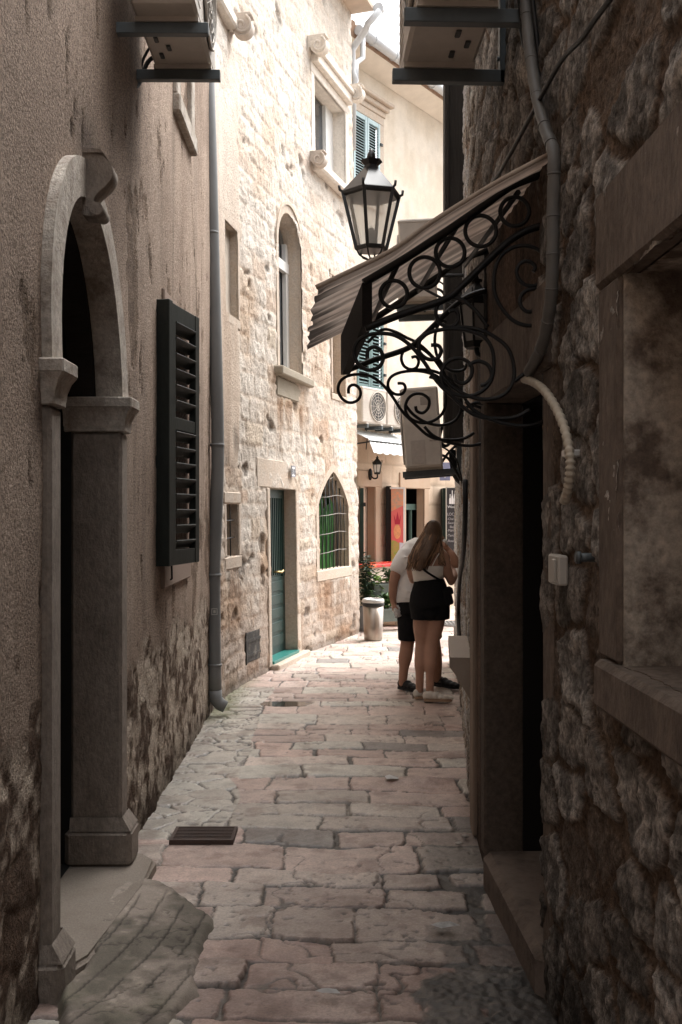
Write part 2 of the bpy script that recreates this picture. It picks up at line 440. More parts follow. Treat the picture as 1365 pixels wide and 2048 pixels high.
    col = col * (1 - grime_shade)[..., None]; col = col * (1 - np.clip(sst(5.6, 3.2, Y) * (.20 + .5 * fbm(X * 3, Y * 3, 4, 57)), 0, .6)[..., None] * np.array([.85, 1.05, 1.1]))  # near paving darkened: the dim foreground is painted into its colour
    moss = sst(-.80, -1.05, X + .1 * fbm(X * 6, Y * 6, 3, 52)) * sst(8, 8.8, Y) * sst(11.5, 10.5, Y)
    col = col * (1 - .6 * moss[..., None]) + np.array([.14, .15, .06]) * .6 * moss[..., None]
    puddle = sst(1.0, .7, ((X + .50) / .26) ** 2 + ((Y - 9.15) / .16) ** 2 + .3 * fbm(X * 6, Y * 6, 2, 55))
    hgt = hgt * (1 - puddle) + .004 * puddle; col = col * (1 - .55 * puddle[..., None])
    V = np.stack([X, Y, hgt - .022], -1).reshape(-1, 3)
    n_r, n_c = X.shape; idx = np.arange(n_r * n_c).reshape(n_r, n_c)
    Fq = np.stack([idx[:-1, :-1], idx[:-1, 1:], idx[1:, 1:], idx[1:, :-1]], -1).reshape(-1, 4)
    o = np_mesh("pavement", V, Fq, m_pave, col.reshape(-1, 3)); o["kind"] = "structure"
    # alley paving behind the viewer
    b = MB(); b.span((-1.3, -9, -.05), (1.3, 2.52, -.012)); o = b.build("alley_floor", mat("old_paving", (.30, .23, .20), .8, .2, 4)); o["kind"] = "structure"
    b = MB()
    pts = [(-.50 + .25 * math.cos(a) * (1 + .15 * math.sin(3 * a)), 9.15 + .15 * math.sin(a) * (1 + .2 * math.cos(2 * a))) for a in [k * math.pi / 12 for k in range(24)]]
    b.prism(pts, (0, 0, -.0175), (1, 0, 0), (0, 1, 0), (0, 0, 1), .003)
    o = b.build("puddle", mat("puddle_water", (.06, .05, .04), .04, spec=.6)); o["kind"] = "structure"
build_pavement()

def ring(mb, inner, outer, y0, y1):
    """stone surround: inner and outer open outlines of equal length (u, z); front at y1, back at y0"""
    I1 = [(u, y1, z) for u, z in inner]; O1 = [(u, y1, z) for u, z in outer]
    I0 = [(u, y0, z) for u, z in inner]; O0 = [(u, y0, z) for u, z in outer]
    mb.strip(I1, O1); mb.strip(O1, O0); mb.strip(I0, I1)
    mb.quad(I0[0], I1[0], O1[0], O0[0]); mb.quad(I0[-1], I1[-1], O1[-1], O0[-1])
def stone_arch(mb, u0, u1, zb, zs, zt, w, y0, y1, p=2.0, n=24, sh=0):
    a = arch_curve(u0, u1, zs, zt, p, n, sh); o = arch_curve(u0 - w, u1 + w, zs, zt + w * 1.05, p, n, sh * 1.15)
    ring(mb, [(u0, zb)] + a + [(u1, zb)], [(u0 - w, zb)] + o + [(u1 + w, zb)], y0, y1)
def rframe(mb, u0, u1, z0, z1, w, y0, y1, bev=.006, top=None, bot=None):
    """four dressed blocks round an opening, butted end to end"""
    top = top or w; bot = w if bot is None else bot
    mb.span((u0 - w, y0, z0), (u0, y1, z1), bev); mb.span((u1, y0, z0), (u1 + w, y1, z1), bev)
    mb.span((u0 - w, y0, z1), (u1 + w, y1 + .002, z1 + top), bev)
    if bot: mb.span((u0 - w, y0, z0 - bot), (u1 + w, y1 + .002, z0), bev)
def volute(mb, o, w, r, n=40, turns=1.6):
    """scroll-shaped corbel: profile in local y (out) / z, extruded along local x by w"""
    x0, y0, z0 = o
    pts = [(0, 0), (r * 2.2, 0), (r * 2.35, -r * .25)]
    c = (r * 1.35, -r * 1.2)
    for i in range(n):
        a = math.pi * .35 - i / n * math.pi * 1.35
        pts.append((c[0] + r * 1.0 * math.cos(a), c[1] + r * 1.0 * math.sin(a)))
    pts += [(r * .2, -r * 1.5), (0, -r * 2.4)]
    mb.prism(pts, (x0, y0, z0), (0, 1, 0), (0, 0, 1), (1, 0, 0), w)
    # recessed eye of the scroll: raised boss
    for dx in (-.002, w + .002):
        mb.tube([(x0 + dx, y0 + c[0] + r * (.98 - .045 * i) * math.cos(1.1 - i * .42), z0 + c[1] + r * (.98 - .045 * i) * math.sin(1.1 - i * .42)) for i in range(20)], [r * .17] * 16 + [r * .14, r * .12, r * .1, r * .08], 6)
    for dx in (-.004, w - .004):
        mb.prism([(c[0] + r * .42 * math.cos(k * .5236), c[1] + r * .42 * math.sin(k * .5236)) for k in range(12)], (x0 + dx, y0, z0), (0, 1, 0), (0, 0, 1), (1, 0, 0), .008)

# ---------------------------------------------------------------- left: plastered house
house_a = thing("plaster_house", "tall brown plastered house on the left with a stone arched doorway and peeling lower wall", "house", (-1.1, 4, 0))
A_u = lambda y: WA.u[1] + (y - 3) if y > 3 else y + 9
ua0, ua1 = WA.uz(107, 1500)[0], WA.uz(231, 1500)[0]      # door opening
win_u0, win_u1 = WA.uz(330, 900)[0], WA.uz(372, 900)[0]
A_SPR, A_TOP = 2.24, 2.96
def relief_a(U, Z):
    big = fbm(U * .8, Z * .8, 3, 1)
    # weathering line: plaster lost below about one metre
    edge = 1.02 + .22 * fbm(U * 1.7, Z * .6, 3, 2) + .12 * sst(WA.u[1] + 1.2, WA.u[1] - .5, U)
    low = sst(edge + .03, edge - .10, Z + .12 * fbm(U * 6, Z * 6, 3, 4))
    grain = fbm(U * 22, Z * 22, 3, 5)
    str_ = fbm(U * 7, Z * .5, 4, 7); str2 = fbm(U * 18, Z * 1.1, 3, 8)
    base = mix3((.30, .225, .175), (.42, .325, .258), sst(-.5, .5, big + .25 * str_ + .5 * fbm(U * 3, Z * 2.2, 5, 77, .6)))
    base = base * (1 - .20 * sst(.10, .55, str_) - .10 * sst(.15, .6, str2))[..., None]
    pock = sst(.50, .62, fbm(U * 16, Z * 5, 3, 12)); base = base * (1 - .6 * pock)[..., None]
    flake = sst(.36, .385, fbm(U * 2.6, Z * 1.3, 5, 90, .58)) * (1 - low); base = base * (1 - flake[..., None]) + np.array([.20, .145, .108]) * (1 + .5 * grain)[..., None] * flake[..., None]
    # greyer, paler plaster towards the stone house
    g = sst(WA.u[1] + 2.2, WA.u[1] + 4.6, U)[..., None]
    base = base * (1 + .18 * g)
    m = fbm(U * 3.6 + Z * .8, Z * 3.8, 7, 9, .66)
    wf1, wf2, wid = worley((U + .08 * fbm(U * 4, Z * 4, 3, 92)) * 3.6, (Z + .06 * fbm(U * 4, Z * 4, 3, 93)) * 4.8, 33); wj = sst(.16, .05, wf2 - wf1 + .15 * fbm(U * 12, Z * 12, 3, 94)); m = m + .12 * wj + .20 * (wid - .5)
    lowc = mix3((.52, .43, .345), (.115, .075, .052), sst(-.16, .26, m + .5 * grain))
    col = base * (1 - low[..., None]) + lowc * low[..., None]
    # dark foot, dirt above the arch key
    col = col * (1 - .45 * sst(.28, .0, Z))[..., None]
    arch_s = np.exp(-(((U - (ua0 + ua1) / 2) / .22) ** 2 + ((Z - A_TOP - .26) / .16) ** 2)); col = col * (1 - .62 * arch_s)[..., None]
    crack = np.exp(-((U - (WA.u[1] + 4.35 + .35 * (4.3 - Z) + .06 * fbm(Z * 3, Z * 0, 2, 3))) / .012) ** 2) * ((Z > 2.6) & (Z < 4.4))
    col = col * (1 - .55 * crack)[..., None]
    h = .010 * big + .0022 * grain + .003 * fbm(U * 6, Z * 2.5, 3, 6) - .010 * pock - .01 * crack - .007 * flake
    ero = .004 - .007 * wj + .014 * m + .007 * fbm(U * 13, Z * 13, 3, 14) - .010
    h = h * (1 - low) + ero * low
    return h, col
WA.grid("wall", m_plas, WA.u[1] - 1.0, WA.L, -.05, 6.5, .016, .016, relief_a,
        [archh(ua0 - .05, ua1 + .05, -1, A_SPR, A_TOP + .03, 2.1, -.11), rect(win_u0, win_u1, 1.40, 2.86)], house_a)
b = MB(); b.span((-1.08, -9, -.05), (-1.5, WA.pt(WA.u[1] - 1.0, 0).y, 6.5)); b.span((-1.14, -9, 6.48), (-5, 8.6, 6.8)); b.span((-4.9, -9, 0), (-5, 8.6, 6.5)); b.span((-4.9, 8.5, 0), (-1.4, 8.6, 6.5))  # includes a roof slab out of view, added to block skylight
part(b.build("back_wall", mat("plain_plaster", (.33, .25, .2), .9, .1, 2), house_a), "plain rear walls of the house with an added unseen roof slab blocking skylight")

# arched portal
ucA = (ua0 + ua1) / 2; wA = .14
M = WA.M(ucA); a0, a1 = ua0 - ucA, ua1 - ucA
def rebase(mb): mb.M = M
b = MB(M); stone_arch(b, a0, a1, A_SPR, A_SPR, A_TOP, wA, -.09, .035, 2.1, 30, -.11)
portal = part(b.build("portal_arch", m_dress, house_a), "pale carved stone arch over the dark doorway")
for sgn, ue in ((-1, a0), (1, a1)):
    x0, x1 = (ue - wA, ue) if sgn < 0 else (ue, ue + wA)
    b = MB(M); b.span((x0, -.21, .13), (x1, .030, 2.075), .014)
    b.build("jamb", m_jamb, portal)
    ov = .035
    b = MB(M)
    # capital: abacus slab over a hollow-moulded block
    b.span((x0 - .01, -.24, 2.075), (x1 + .01, .045, 2.175), .006)
    y = [(.045, 2.10), (.052, 2.13), (.075, 2.165), (.105, 2.188)]
    lo, hi = x0 - .012, x1 + .012
    for (ya, za), (yb, zb) in zip(y[:-1], y[1:]):
        e = (ya - .045) * .8; e2 = (yb - .045) * .8
        e *= .5; e2 *= .5; ya = .045 + (ya - .045) * .55; yb = .045 + (yb - .045) * .55
        b.strip([(lo - e, -.24, za), (lo - e, ya, za), (hi + e, ya, za), (hi + e, -.24, za)], [(lo - e2, -.24, zb), (lo - e2, yb, zb), (hi + e2, yb, zb), (hi + e2, -.24, zb)])
    b.span((lo - .022, -.24, 2.186), (hi + .022, .082, 2.238), .006)
    b.build("capital", m_dress, portal)
    zo = -.085 if sgn < 0 else 0
    b = MB(M @ Matrix.Translation((0, 0, zo))); b.span((x0 - .03, -.235, .035), (x1 + .03, .080, .215), .024, )
    b.strip([(x0 - .022, .075, .208), (x1 + .022, .075, .208)], [(x0 - .006, .034, .27), (x1 + .006, .034, .27)])
    b.strip([(x1 + .022, .075, .208), (x1 + .022, -.21, .208)], [(x1 + .006, .034, .27), (x1 + .006, -.21, .27)])
    b.strip([(x0 - .022, -.21, .208), (x0 - .022, .075, .208)], [(x0 - .006, -.21, .27), (x0 - .006, .034, .27)])
    b.build("plinth", m_jamb, portal)
# keystone: double scroll
b = MB(M)
kp = [(v.x * .92, v.y * .80 + .005) for v in cr([(0, .205, 0), (.03, .215, 0), (.085, .195, 0), (.125, .145, 0), (.130, .095, 0), (.10, .045, 0), (.062, .005, 0), (.050, -.03, 0), (.072, -.055, 0), (.080, -.085, 0), (.055, -.108, 0), (0, -.10, 0)], 5)]
b.prism([(y + .02, z) for y, z in kp], (-.185, 0, A_TOP), (0, 1, 0), (0, 0, 1), (1, 0, 0), .105, True)
b.prism([(y + .02, z) for y, z in [(.0, .190), (.07, .184), (.085, .170), (.0, .170)]], (-.195, 0, A_TOP), (0, 1, 0), (0, 0, 1), (1, 0, 0), .125)
b.tube([(-.20, .078, A_TOP - .054), (-.06, .078, A_TOP - .054)], .026, 14)
b.build("keystone", m_jamb, portal)
# recess, added dark ring standing in for shade under the arch, plank door
b = MB(M); ring(b, arch_curve(a0 + .02, a1 - .02, A_SPR, A_TOP - .02, 2.1, 24, -.11), arch_curve(a0 - .06, a1 + .06, A_SPR, A_TOP + .06, 2.1, 24, -.11), -.21, -.095); b.build("soffit_shade_ring", mat("plank_and_shade", (.022, .017, .014), .7, .3, 14, stretch=(1, 1, 6)), house_a)
b = MB(M); out = [(a0, .05)] + arch_curve(a0, a1, A_SPR, A_TOP, 2.1, 24, -.11) + [(a1, .05)]
A_ = [(u, -.205, z) for u, z in out]; B_ = [(u + (.04 if u < 0 else -.0), -.55, z) for u, z in out]
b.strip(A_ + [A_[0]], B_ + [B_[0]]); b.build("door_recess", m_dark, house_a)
b = MB(M)
for k in range(7):
    z0 = .06 + k * .30; b.span((a0 - .1, -.50, z0), (a1 + .1, -.46, z0 + .292), .006)
b.span((a0 - .1, -.50, 2.17), (a1 + .1, -.46, 3.1))
part(b.build("door_leaf", mat("plank_and_shade", (.022, .017, .014), .7, .3, 14, stretch=(1, 1, 6)), house_a), "almost black plank door deep inside the arch")

# window with one louvred shutter ajar
uw0, uw1 = win_u0, win_u1
zw0, zw1 = 1.39, 2.87
Mw = WA.M((uw0 + uw1) / 2); w2 = (uw1 - uw0) / 2
b = MB(Mw); rframe(b, -w2, w2, zw0, zw1, .12, -.12, .018, .008, top=.17, bot=.15)
frame_a = b.build("window_frame", mat("window_stone", (.36, .27, .22), .9, .15, 6, .6, 80, col2=(.28, .21, .17)), house_a)
b = MB(Mw); reveal(b, [(-w2, zw0), (w2, zw0), (w2, zw1), (-w2, zw1)], .2); b.build("window_recess", m_dark, house_a)
m_shut = mat("dark_green_shutter", (.017, .021, .018), .6, .3, 20, .4, 60, stretch=(1, 1, .3), bdist=.004)
def shutter_leaf(M, w, h, name, m, parent, slats=14, t=.035, midrail=True, rag=False, tilt=.6, sw=.055):
    """louvred leaf: local x 0..w, y thickness, z 0..h"""
    b = MB(M)
    b.span((0, 0, 0), (sw, t, h), .004); b.span((w - sw, 0, 0), (w, t, h), .004)
    b.span((sw, .003, 0), (w - sw, t - .003, sw * 1.2), .003); b.span((sw, .003, h - sw * 1.3), (w - sw, t - .003, h), .003)
    if midrail: b.span((sw, .003, h * .52), (w - sw, t - .003, h * .52 + sw), .003)
    zs = np.linspace(sw * 1.2 + .03, h - sw * 1.3 - .03, slats)
    pitch = zs[1] - zs[0]
    for z in zs:
        if midrail and abs(z - h * .52 - sw / 2) < sw * .75: continue
        b.box((w / 2, t / 2, z), (w - 2 * sw, t * 1.05, max(.006, pitch * .11)) if tilt == 0 else (w - 2 * sw, pitch * .80, .007), 0, Matrix.Rotation(tilt, 3, 'X'))
    if rag:
        for k in range(5): b.span((sw * .1 + k * .01, .004, -.02 - .012 * (k % 3)), (sw * .1 + k * .01 + .008, t - .004, .0))
    return b.build(name, m, parent)
hp = P(329, 605, 6.0); hp.z = 0; fp = P(386, 605, 6.5)
xd = Vector((fp.x - hp.x, fp.y - hp.y, 0)); Ls = xd.length; xd.normalize(); yd = Vector((-xd.y, xd.x, 0)) * -1
Ms = Matrix(((xd.x, yd.x, 0, hp.x), (xd.y, yd.y, 0, hp.y), (0, 0, 1, 1.385), (0, 0, 0, 1)))
s1 = shutter_leaf(Ms, Ls, 1.545, "shutter", m_shut, house_a, 15, .045, True, False, .75, .075)
part(s1, "dark green louvred shutter leaf standing ajar")
xd2 = (xd * .93 + Vector((.36, 0, 0)) * -0.3).normalized()
b = MB(Ms); b.span((-.065, -.035, .0), (-.004, .055, 1.55), .004); b.build("shutter", m_shut, house_a)
b = MB(WA.M(uw0 - .16)); b.tube([(-.06, -.02, 1.40), (.0, .05, 1.385), (.06, .055, 1.38)], .007, 6); b.tube([(.03, .055, 1.46), (.045, .06, 1.38), (.06, .06, 1.30), (.07, .05, 1.295)], .006, 6)
b.build("shutter_catch", m_iron, house_a)
# upper window: only the lower corner of its stone surround is in the picture
u0, z0 = WA.uz(352, 215, .02); u1, z1 = WA.uz(378, 290, .02)
b = MB(WA.M(u0)); du = u1 - u0
b.span((0, -.1, z0 - .02), (du + .25, .05, z0 + .10), .01); b.span((0, -.1, z0 + .10), (.16, .03, z0 + 1.5), .008); b.span((du + .1, -.1, z0 + .1), (du + .25, .03, z0 + 1.5), .008)
uf = b.build("window_surround", m_dress, house_a)
b = MB(WA.M(u0)); b.span((.16, -.08, z0 + .1), (du + .1, -.02, z0 + 1.5)); b.build("window_pane", m_dark, uf)
b = MB(WA.M(u0)); b.tube([(.05, .04, z0 + .28), (.05, .10, z0 + .28), (.05, .10, z0 + .33), (.05, .04, z0 + .33)], .006, 6); b.build("hook", m_iron, uf)
# threshold and grooved ramp
b = MB()
thr = [P(130, 1745, 4.8), P(250, 1735, 4.8)]
ty0, ty1 = WA.pt(ua0, 0).y, WA.pt(ua1, 0).y
poly = [(-1.55, ty0 - .05), (-.985, ty0 - .02), (-.93, ty0 + .10), (-.885, ty1 - .25), (-.88, ty1 + .08), (-.95, ty1 + .17), (-1.0, ty1 + .19), (-1.55, ty1 + .19)]
b.prism(poly, (0, 0, -.03), (1, 0, 0), (0, 1, 0), (0, 0, 1), .075)
bmesh.ops.bevel(b.bm, geom=[e for e in b.bm.edges if all(v.co.z > 0 for v in e.verts)], offset=.018, segments=3, affect='EDGES')
part(b.build("threshold", m_conc, house_a), "worn stone door sill with a rounded nose")
def build_ramp():
    outl = [P(x, y, 3481.6 / (y - 1024)) for x, y in ((248, 1766), (330, 1772), (405, 1806), (438, 1836), (432, 1868), (420, 1905), (408, 1962), (382, 2012), (340, 2060), (300, 2110), (120, 2130), (110, 2000), (165, 1930), (190, 1860), (215, 1800))]
    xs = np.arange(-1.25, -.3, .008); ys = np.arange(3.05, 4.95, .008); X, Y = np.meshgrid(xs, ys)
    px = np.array([p.x for p in outl]); py = np.array([p.y for p in outl]); n = len(px)
    ins = np.zeros(X.shape, bool); dmin = np.full(X.shape, 9.)
    Xw = X + .03 * fbm(X * 8, Y * 8, 3, 3); Yw = Y + .03 * fbm(X * 8, Y * 8, 3, 4)
    for i in range(n):
        x1, y1, x2, y2 = px[i], py[i], px[(i + 1) % n], py[(i + 1) % n]
        c = ((y1 > Yw) != (y2 > Yw)) & (Xw < (x2 - x1) * (Yw - y1) / (y2 - y1 + 1e-12) + x1); ins ^= c
        t = np.clip(((Xw - x1) * (x2 - x1) + (Yw - y1) * (y2 - y1)) / ((x2 - x1) ** 2 + (y2 - y1) ** 2), 0, 1)
        dmin = np.minimum(dmin, np.hypot(Xw - x1 - t * (x2 - x1), Yw - y1 - t * (y2 - y1)))
    s = sst(0, .05, np.where(ins, dmin, 0))
    hg = s * (.016 + .030 * sst(-.55, -1.0, X)) - .03 * (1 - s) + .007 * fbm(X * 10, Y * 10, 5, 6, .6)
    # scored grooves, curving with the ramp
    q = (X + .40) + .16 * ((Y - 4.55)) ** 2 * .9 - .012 * fbm(X * 3, Y * 3, 2, 8)
    gq = np.abs(((q / .105) % 1) - .5) * .105
    gr = sst(.0075, .002, gq) * s * (X > -1.02) * sst(4.75, 4.6, Y) * sst(-.1, .25, .22 + fbm(X * 7, Y * 5, 4, 9, .6))
    hg = hg - .004 * gr
    c = mix3((.33, .275, .23), (.145, .125, .10), sst(-.35, .35, fbm(X * 3.5, Y * 3.5, 5, 11, .62)))
    gm = sst(3.85, 3.5, Y) * sst(-.35, .3, fbm(X * 4, Y * 4, 3, 12)); c = c * (1 - .55 * gm[..., None]) + np.array([.085, .090, .048]) * .55 * gm[..., None]
    c = c * (1 - .35 * sst(3.55, 3.3, Y))[..., None]
    sp = sst(.25, .5, fbm(X * 18, Y * 18, 5, 14, .65)); c = c * (1 + .40 * sp)[..., None]; sp2 = sst(.2, .5, fbm(X * 7, Y * 7, 5, 15, .65)); c = c * (1 - .38 * sp2)[..., None]
    ck = sst(.018, .004, np.abs(fbm(X * 2.4, Y * 2.4, 5, 16, .6))); c = c * (1 - .5 * ck)[..., None]; hg = hg - .004 * ck * s
    c = c * (1 - .65 * gr)[..., None]
    V = np.stack([X, Y, hg], -1).reshape(-1, 3); nr, nc = X.shape; idx = np.arange(nr * nc).reshape(nr, nc)
    Fq = np.stack([idx[:-1, :-1], idx[:-1, 1:], idx[1:, 1:], idx[1:, :-1]], -1)
    keep = (ins | (dmin < .02))[:-1, :-1]
    o = np_mesh("ramp_pavement", V, Fq[keep], mat("ramp_concrete", attr=True, rough=.85, var=.15, vscale=12, bump=.7, bscale=130, fine=(180, .2, 4), bdist=.005), c.reshape(-1, 3))
    o["kind"] = "structure"
build_ramp()

# ---------------------------------------------------------------- middle: pale stone house
house_b = thing("stone_house", "pale rough limestone house curving along the alley with green door and pointed grated window", "house", (-.6, 11.5, 0))
hB = WB.uz
dB0, dB1 = hB(541, 1200)[0], hB(593, 1200)[0]; dBz0 = .07; dBz1 = hB(593, 980)[1]
wz0, wz1 = hB(559, 735)[0], hB(606, 745)[0]; awb = hB(580, 745)[1]; awt = hB(578, 430)[1]
pw0, pw1 = hB(638, 1100)[0], hB(697, 1100)[0]; pwb = hB(665, 1137)[1]; pwt = hB(664, 943)[1]; pws = hB(665, 1010)[1]
sw0, sw1 = hB(451, 1060)[0], hB(475, 1060)[0]; swb = hB(462, 1113)[1]; swt = hB(462, 1007)[1]
nw0, nw1 = hB(449, 520)[0], hB(474, 520)[0]; nwb = hB(462, 630)[1]; nwt = hB(455, 445)[1]
tw0, tw1 = hB(628, 250)[0], hB(690, 290)[0]; twb = hB(640, 333)[1]; twt = hB(640, 165)[1]
rw0, rw1 = hB(664, 740)[0], hB(689, 740)[0]; rwb = hB(676, 790)[1]; rwt = hB(676, 560)[1]
fl0, fl1 = hB(491, 1290)[0], hB(519, 1290)[0]; flb = hB(505, 1322)[1]; flt = hB(505, 1262)[1]
def relief_b(U, Z):
    Zs = Z + .03 * fbm(U * 1.5, Z * 1.5, 3, 1) + .02 * fbm(U * 7, Z * 7, 2, 2); Us = U + .05 * fbm(U * 3, Z * 3, 3, 3)
    d, r, cu, cz = courses(Us, Zs, 21, (.13, .27), (.20, .62), 0, WB.L, 0, 9)
    r0, r1, r2 = r[..., 0], r[..., 1], r[..., 2]
    st = sst(.000, .026, d + .022 * fbm(U * 14, Z * 14, 3, 4))
    st = st * sst(-.55, -.15, fbm(U * 1.3, Z * 1.3, 3, 5) + .25)
    rough = fbm(U * 9, Z * 9, 4, 6); fine = fbm(U * 24, Z * 24, 3, 7)
    # smooth plaster left of the stonework
    pe = 1.62 + .16 * fbm(Z * 1.2, Z * 0 + 3, 3, 8) - .12 * sst(3.2, 1.8, Z)
    pl = sst(pe + .03, pe - .03, U + .04 * fbm(U * 5, Z * 5, 2, 9)) * sst(2.05, 2.35, Z + .25 * fbm(U * 3, Z * 2, 3, 10)) * sst(6.3, 5.5, Z + .3 * fbm(U * 2, Z * 2, 2, 11))
    h = st * (.005 + .010 * (r0 - .3)) + .013 * rough + .008 * fine
    hole = sst(.46, .6, fbm(U * 3.1, Z * 4.2, 3, 13)); h -= .03 * hole * (1 - pl)
    h = h * (1 - pl) + pl * (.014 + .004 * rough)
    stone = mix3((.53, .465, .40), (.63, .575, .51), r1)
    stone = np.where((r2 > .8)[..., None], mix3((.47, .36, .28), (.55, .47, .38), r0), stone)
    stone = stone * (1 + .16 * rough + .10 * fine)[..., None]
    mort = np.array([.55, .465, .385]) * (1 + .2 * fine)[..., None]
    col = mort * (1 - st[..., None]) + stone * st[..., None]
    och = sst(.05, .55, fbm(U * 1.1, Z * 1.3, 4, 15)); col = col * (1 - .35 * och[..., None] * np.array([.35, .7, 1.0]))
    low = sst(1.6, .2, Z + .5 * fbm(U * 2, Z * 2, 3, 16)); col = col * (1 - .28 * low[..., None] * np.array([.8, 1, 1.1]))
    col = col * (1 - .45 * hole * (1 - pl))[..., None]
    plc = mix3((.56, .47, .385), (.47, .37, .29), sst(-.3, .5, fbm(U * 5, Z * .6, 4, 18)))
    plc = plc * (1 - .45 * sst(.25, .0, np.abs(Z - 2.35 - .3 * fbm(U * 3, Z * 3, 2, 19))) * sst(.3, .6, vn(U * 5, Z * 2, 20)))[..., None]
    col = col * (1 - pl[..., None]) + plc * pl[..., None]
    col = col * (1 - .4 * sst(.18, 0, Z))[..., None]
    for (s0, s1, zz) in ((wz0 - .2, wz1 + .2, awb - .34), (pw0 - .1, pw1 + .1, pwb - .16), (sw0 - .1, sw1 + .1, swb - .1)):
        sm_ = sst(s0 - .03, s0 + .05, U) * sst(s1 + .03, s1 - .05, U) * sst(zz - .75, zz - .05, Z) * (Z < zz) * sst(.1, .5, .35 + fbm(U * 9, Z * .9, 4, 61)); col = col * (1 - .42 * sm_[..., None] * np.array([.8, 1, 1.15]))
    up = sst(3.2, 5.5, Z)[..., None]; col = col + (np.array([.74, .69, .63]) - col) * .30 * up  # upper wall mixed paler, its bright skylit look painted in
    return h, np.clip(col, 0, .85)
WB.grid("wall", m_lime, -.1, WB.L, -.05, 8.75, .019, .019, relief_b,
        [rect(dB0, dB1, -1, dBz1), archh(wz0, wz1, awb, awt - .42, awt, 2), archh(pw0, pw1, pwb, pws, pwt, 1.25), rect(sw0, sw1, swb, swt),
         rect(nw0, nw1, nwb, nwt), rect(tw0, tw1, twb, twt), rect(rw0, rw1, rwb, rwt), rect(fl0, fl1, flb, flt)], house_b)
c0 = WB.pt(WB.L, 0)
b = MB(); b.quad(c0, c0 + Vector((-1.6, .7, 0)), c0 + Vector((-1.72, .7, 8.75)), c0 + Vector((-.123, 0, 8.75)))
b.span((-5, 8.7, -.05), (-4.9, 15.2, 8.75)); b.span((-5, 8.65, 0), (-1.25, 8.75, 8.75))
b.build("back_wall", mat("plain_limestone", (.5, .43, .35), .9, .1, 3), house_b)
# eave, soffit and gutter at the top corner
pe_ = [WB.pt(u, 8.72, .34) for u in np.linspace(0, WB.L, 12)]; pi_ = [WB.pt(u, 8.72, -.05) for u in np.linspace(0, WB.L, 12)]
b = MB(); b.strip(pi_, pe_); b.strip(pe_, [p + Vector((0, 0, .07)) for p in pe_]); b.strip([p + Vector((0, 0, .07)) for p in pe_], [Vector((-3, p.y, 10)) for p in pe_]); b.strip([Vector((-3, p.y, 10)) for p in pe_], [Vector((-5, p.y, 8.8)) for p in pe_])
b.quad(pi_[-1], pe_[-1], pe_[-1] + Vector((0, 0, .07)), pi_[-1] + Vector((0, 0, .5)))
part(b.build("roof", mat("eave_board", (.52, .42, .34), .9, .1, 5), house_b), "projecting roof eave above the stone corner")
m_gut = mat("grey_gutter", (.52, .54, .56), .45, .08, 8, metal=0, spec=.5)
b = MB(); g = [WB.pt(u, 8.74, .41) for u in np.linspace(6, WB.L + .05, 8)]; b.tube(g, .075, 10)
gut = b.build("gutter", m_gut, house_b)
e = g[-1]; q = lambda px, py, D: P(px, py, D)
b = MB(); b.tube([e + Vector((0, -.1, -.05)), q(736, 48, 14.3), q(732, 60, 14.35), q(712, 88, 14.5), q(705, 100, 14.5), q(706, 146, 14.5), q(712, 160, 14.5), q(707, 178, 14.55), q(706, 300, 14.62)], .047, 10)
b.build("downpipe", m_gut, gut)

# green door
Md = WB.M((dB0 + dB1) / 2); hw = (dB1 - dB0) / 2
b = MB(Md)
b.span((-hw - .10, -.02, dBz0 - .04), (-hw, .018, dBz1), .01); b.span((hw, -.02, dBz0 - .04), (hw + .15, .018, dBz1), .01)
b.span((-hw - .42, -.02, dBz1), (hw + .16, .010, dBz1 + .32), .014)
dfr = part(b.build("door_surround", m_dressL, house_b), "flat pale stone surround of the green door")
b = MB(Md); out = [(-hw, dBz0), (hw, dBz0), (hw, dBz1), (-hw, dBz1)]; A_ = [(u, .004, z) for u, z in out]; B_ = [(u, -.165, z) for u, z in out]
b.strip(A_[1:] + [A_[0]], B_[1:] + [B_[0]]); b.build("door_reveal", m_dressL, dfr)
b = MB(Md); b.span((-hw - .03, -.20, -.05), (hw + .25, .10, dBz0 - .02), .012); b.build("door_step", m_dressL, dfr)
m_green = mat("green_door_paint", (.009, .034, .028), .42, .2, 12, .2, 40, spec=.5)
m_teal = mat("teal_sill_paint", (.02, .16, .135), .4, .15, 10, spec=.5)
b = MB(Md)
b.span((-hw, -.16, dBz0), (hw, -.135, .95), .002)
for k in range(5): b.span((-hw + .16, -.137, .17 + k * .155), (hw - .10, -.125, .17 + k * .155 + .12), .008)
for k in range(12):
    x = -hw + .14 + k * (2 * hw - .22) / 11; b.span((x - .008, -.140, .98), (x + .008, -.126, dBz1 - .1))
b.span((-hw, -.16, .95), (hw, -.15, dBz1)); b.span((-hw, -.152, .95), (-hw + .12, -.13, dBz1), .002); b.span((hw - .09, -.152, .95), (hw, -.13, dBz1), .002); b.span((-hw + .12, -.152, dBz1 - .1), (hw - .09, -.13, dBz1))
leaf = part(b.build("door_leaf", m_green, house_b), "dark green panelled door with a barred upper half")
b = MB(Md); b.span((-hw + .005, -.15, dBz0 - .02), (hw - .005, .035, dBz0 + .012), .003); b.build("door_sill", m_teal, house_b)
b = MB(Md); b.tube([(hw * .1, -.125, 1.02), (hw * .1, -.07, 1.02), (hw * .1 + .13, -.07, 1.01), (hw * .1 + .15, -.06, 1.03)], .011, 8); b.build("door_handle", mat("brass", (.5, .36, .16), .35, metal=.8), leaf)

m_white = mat("white_frame_paint", (.72, .72, .70), .5, .04, 10)
m_glass = mat("window_glass", (.05, .055, .06), .06, spec=.6)
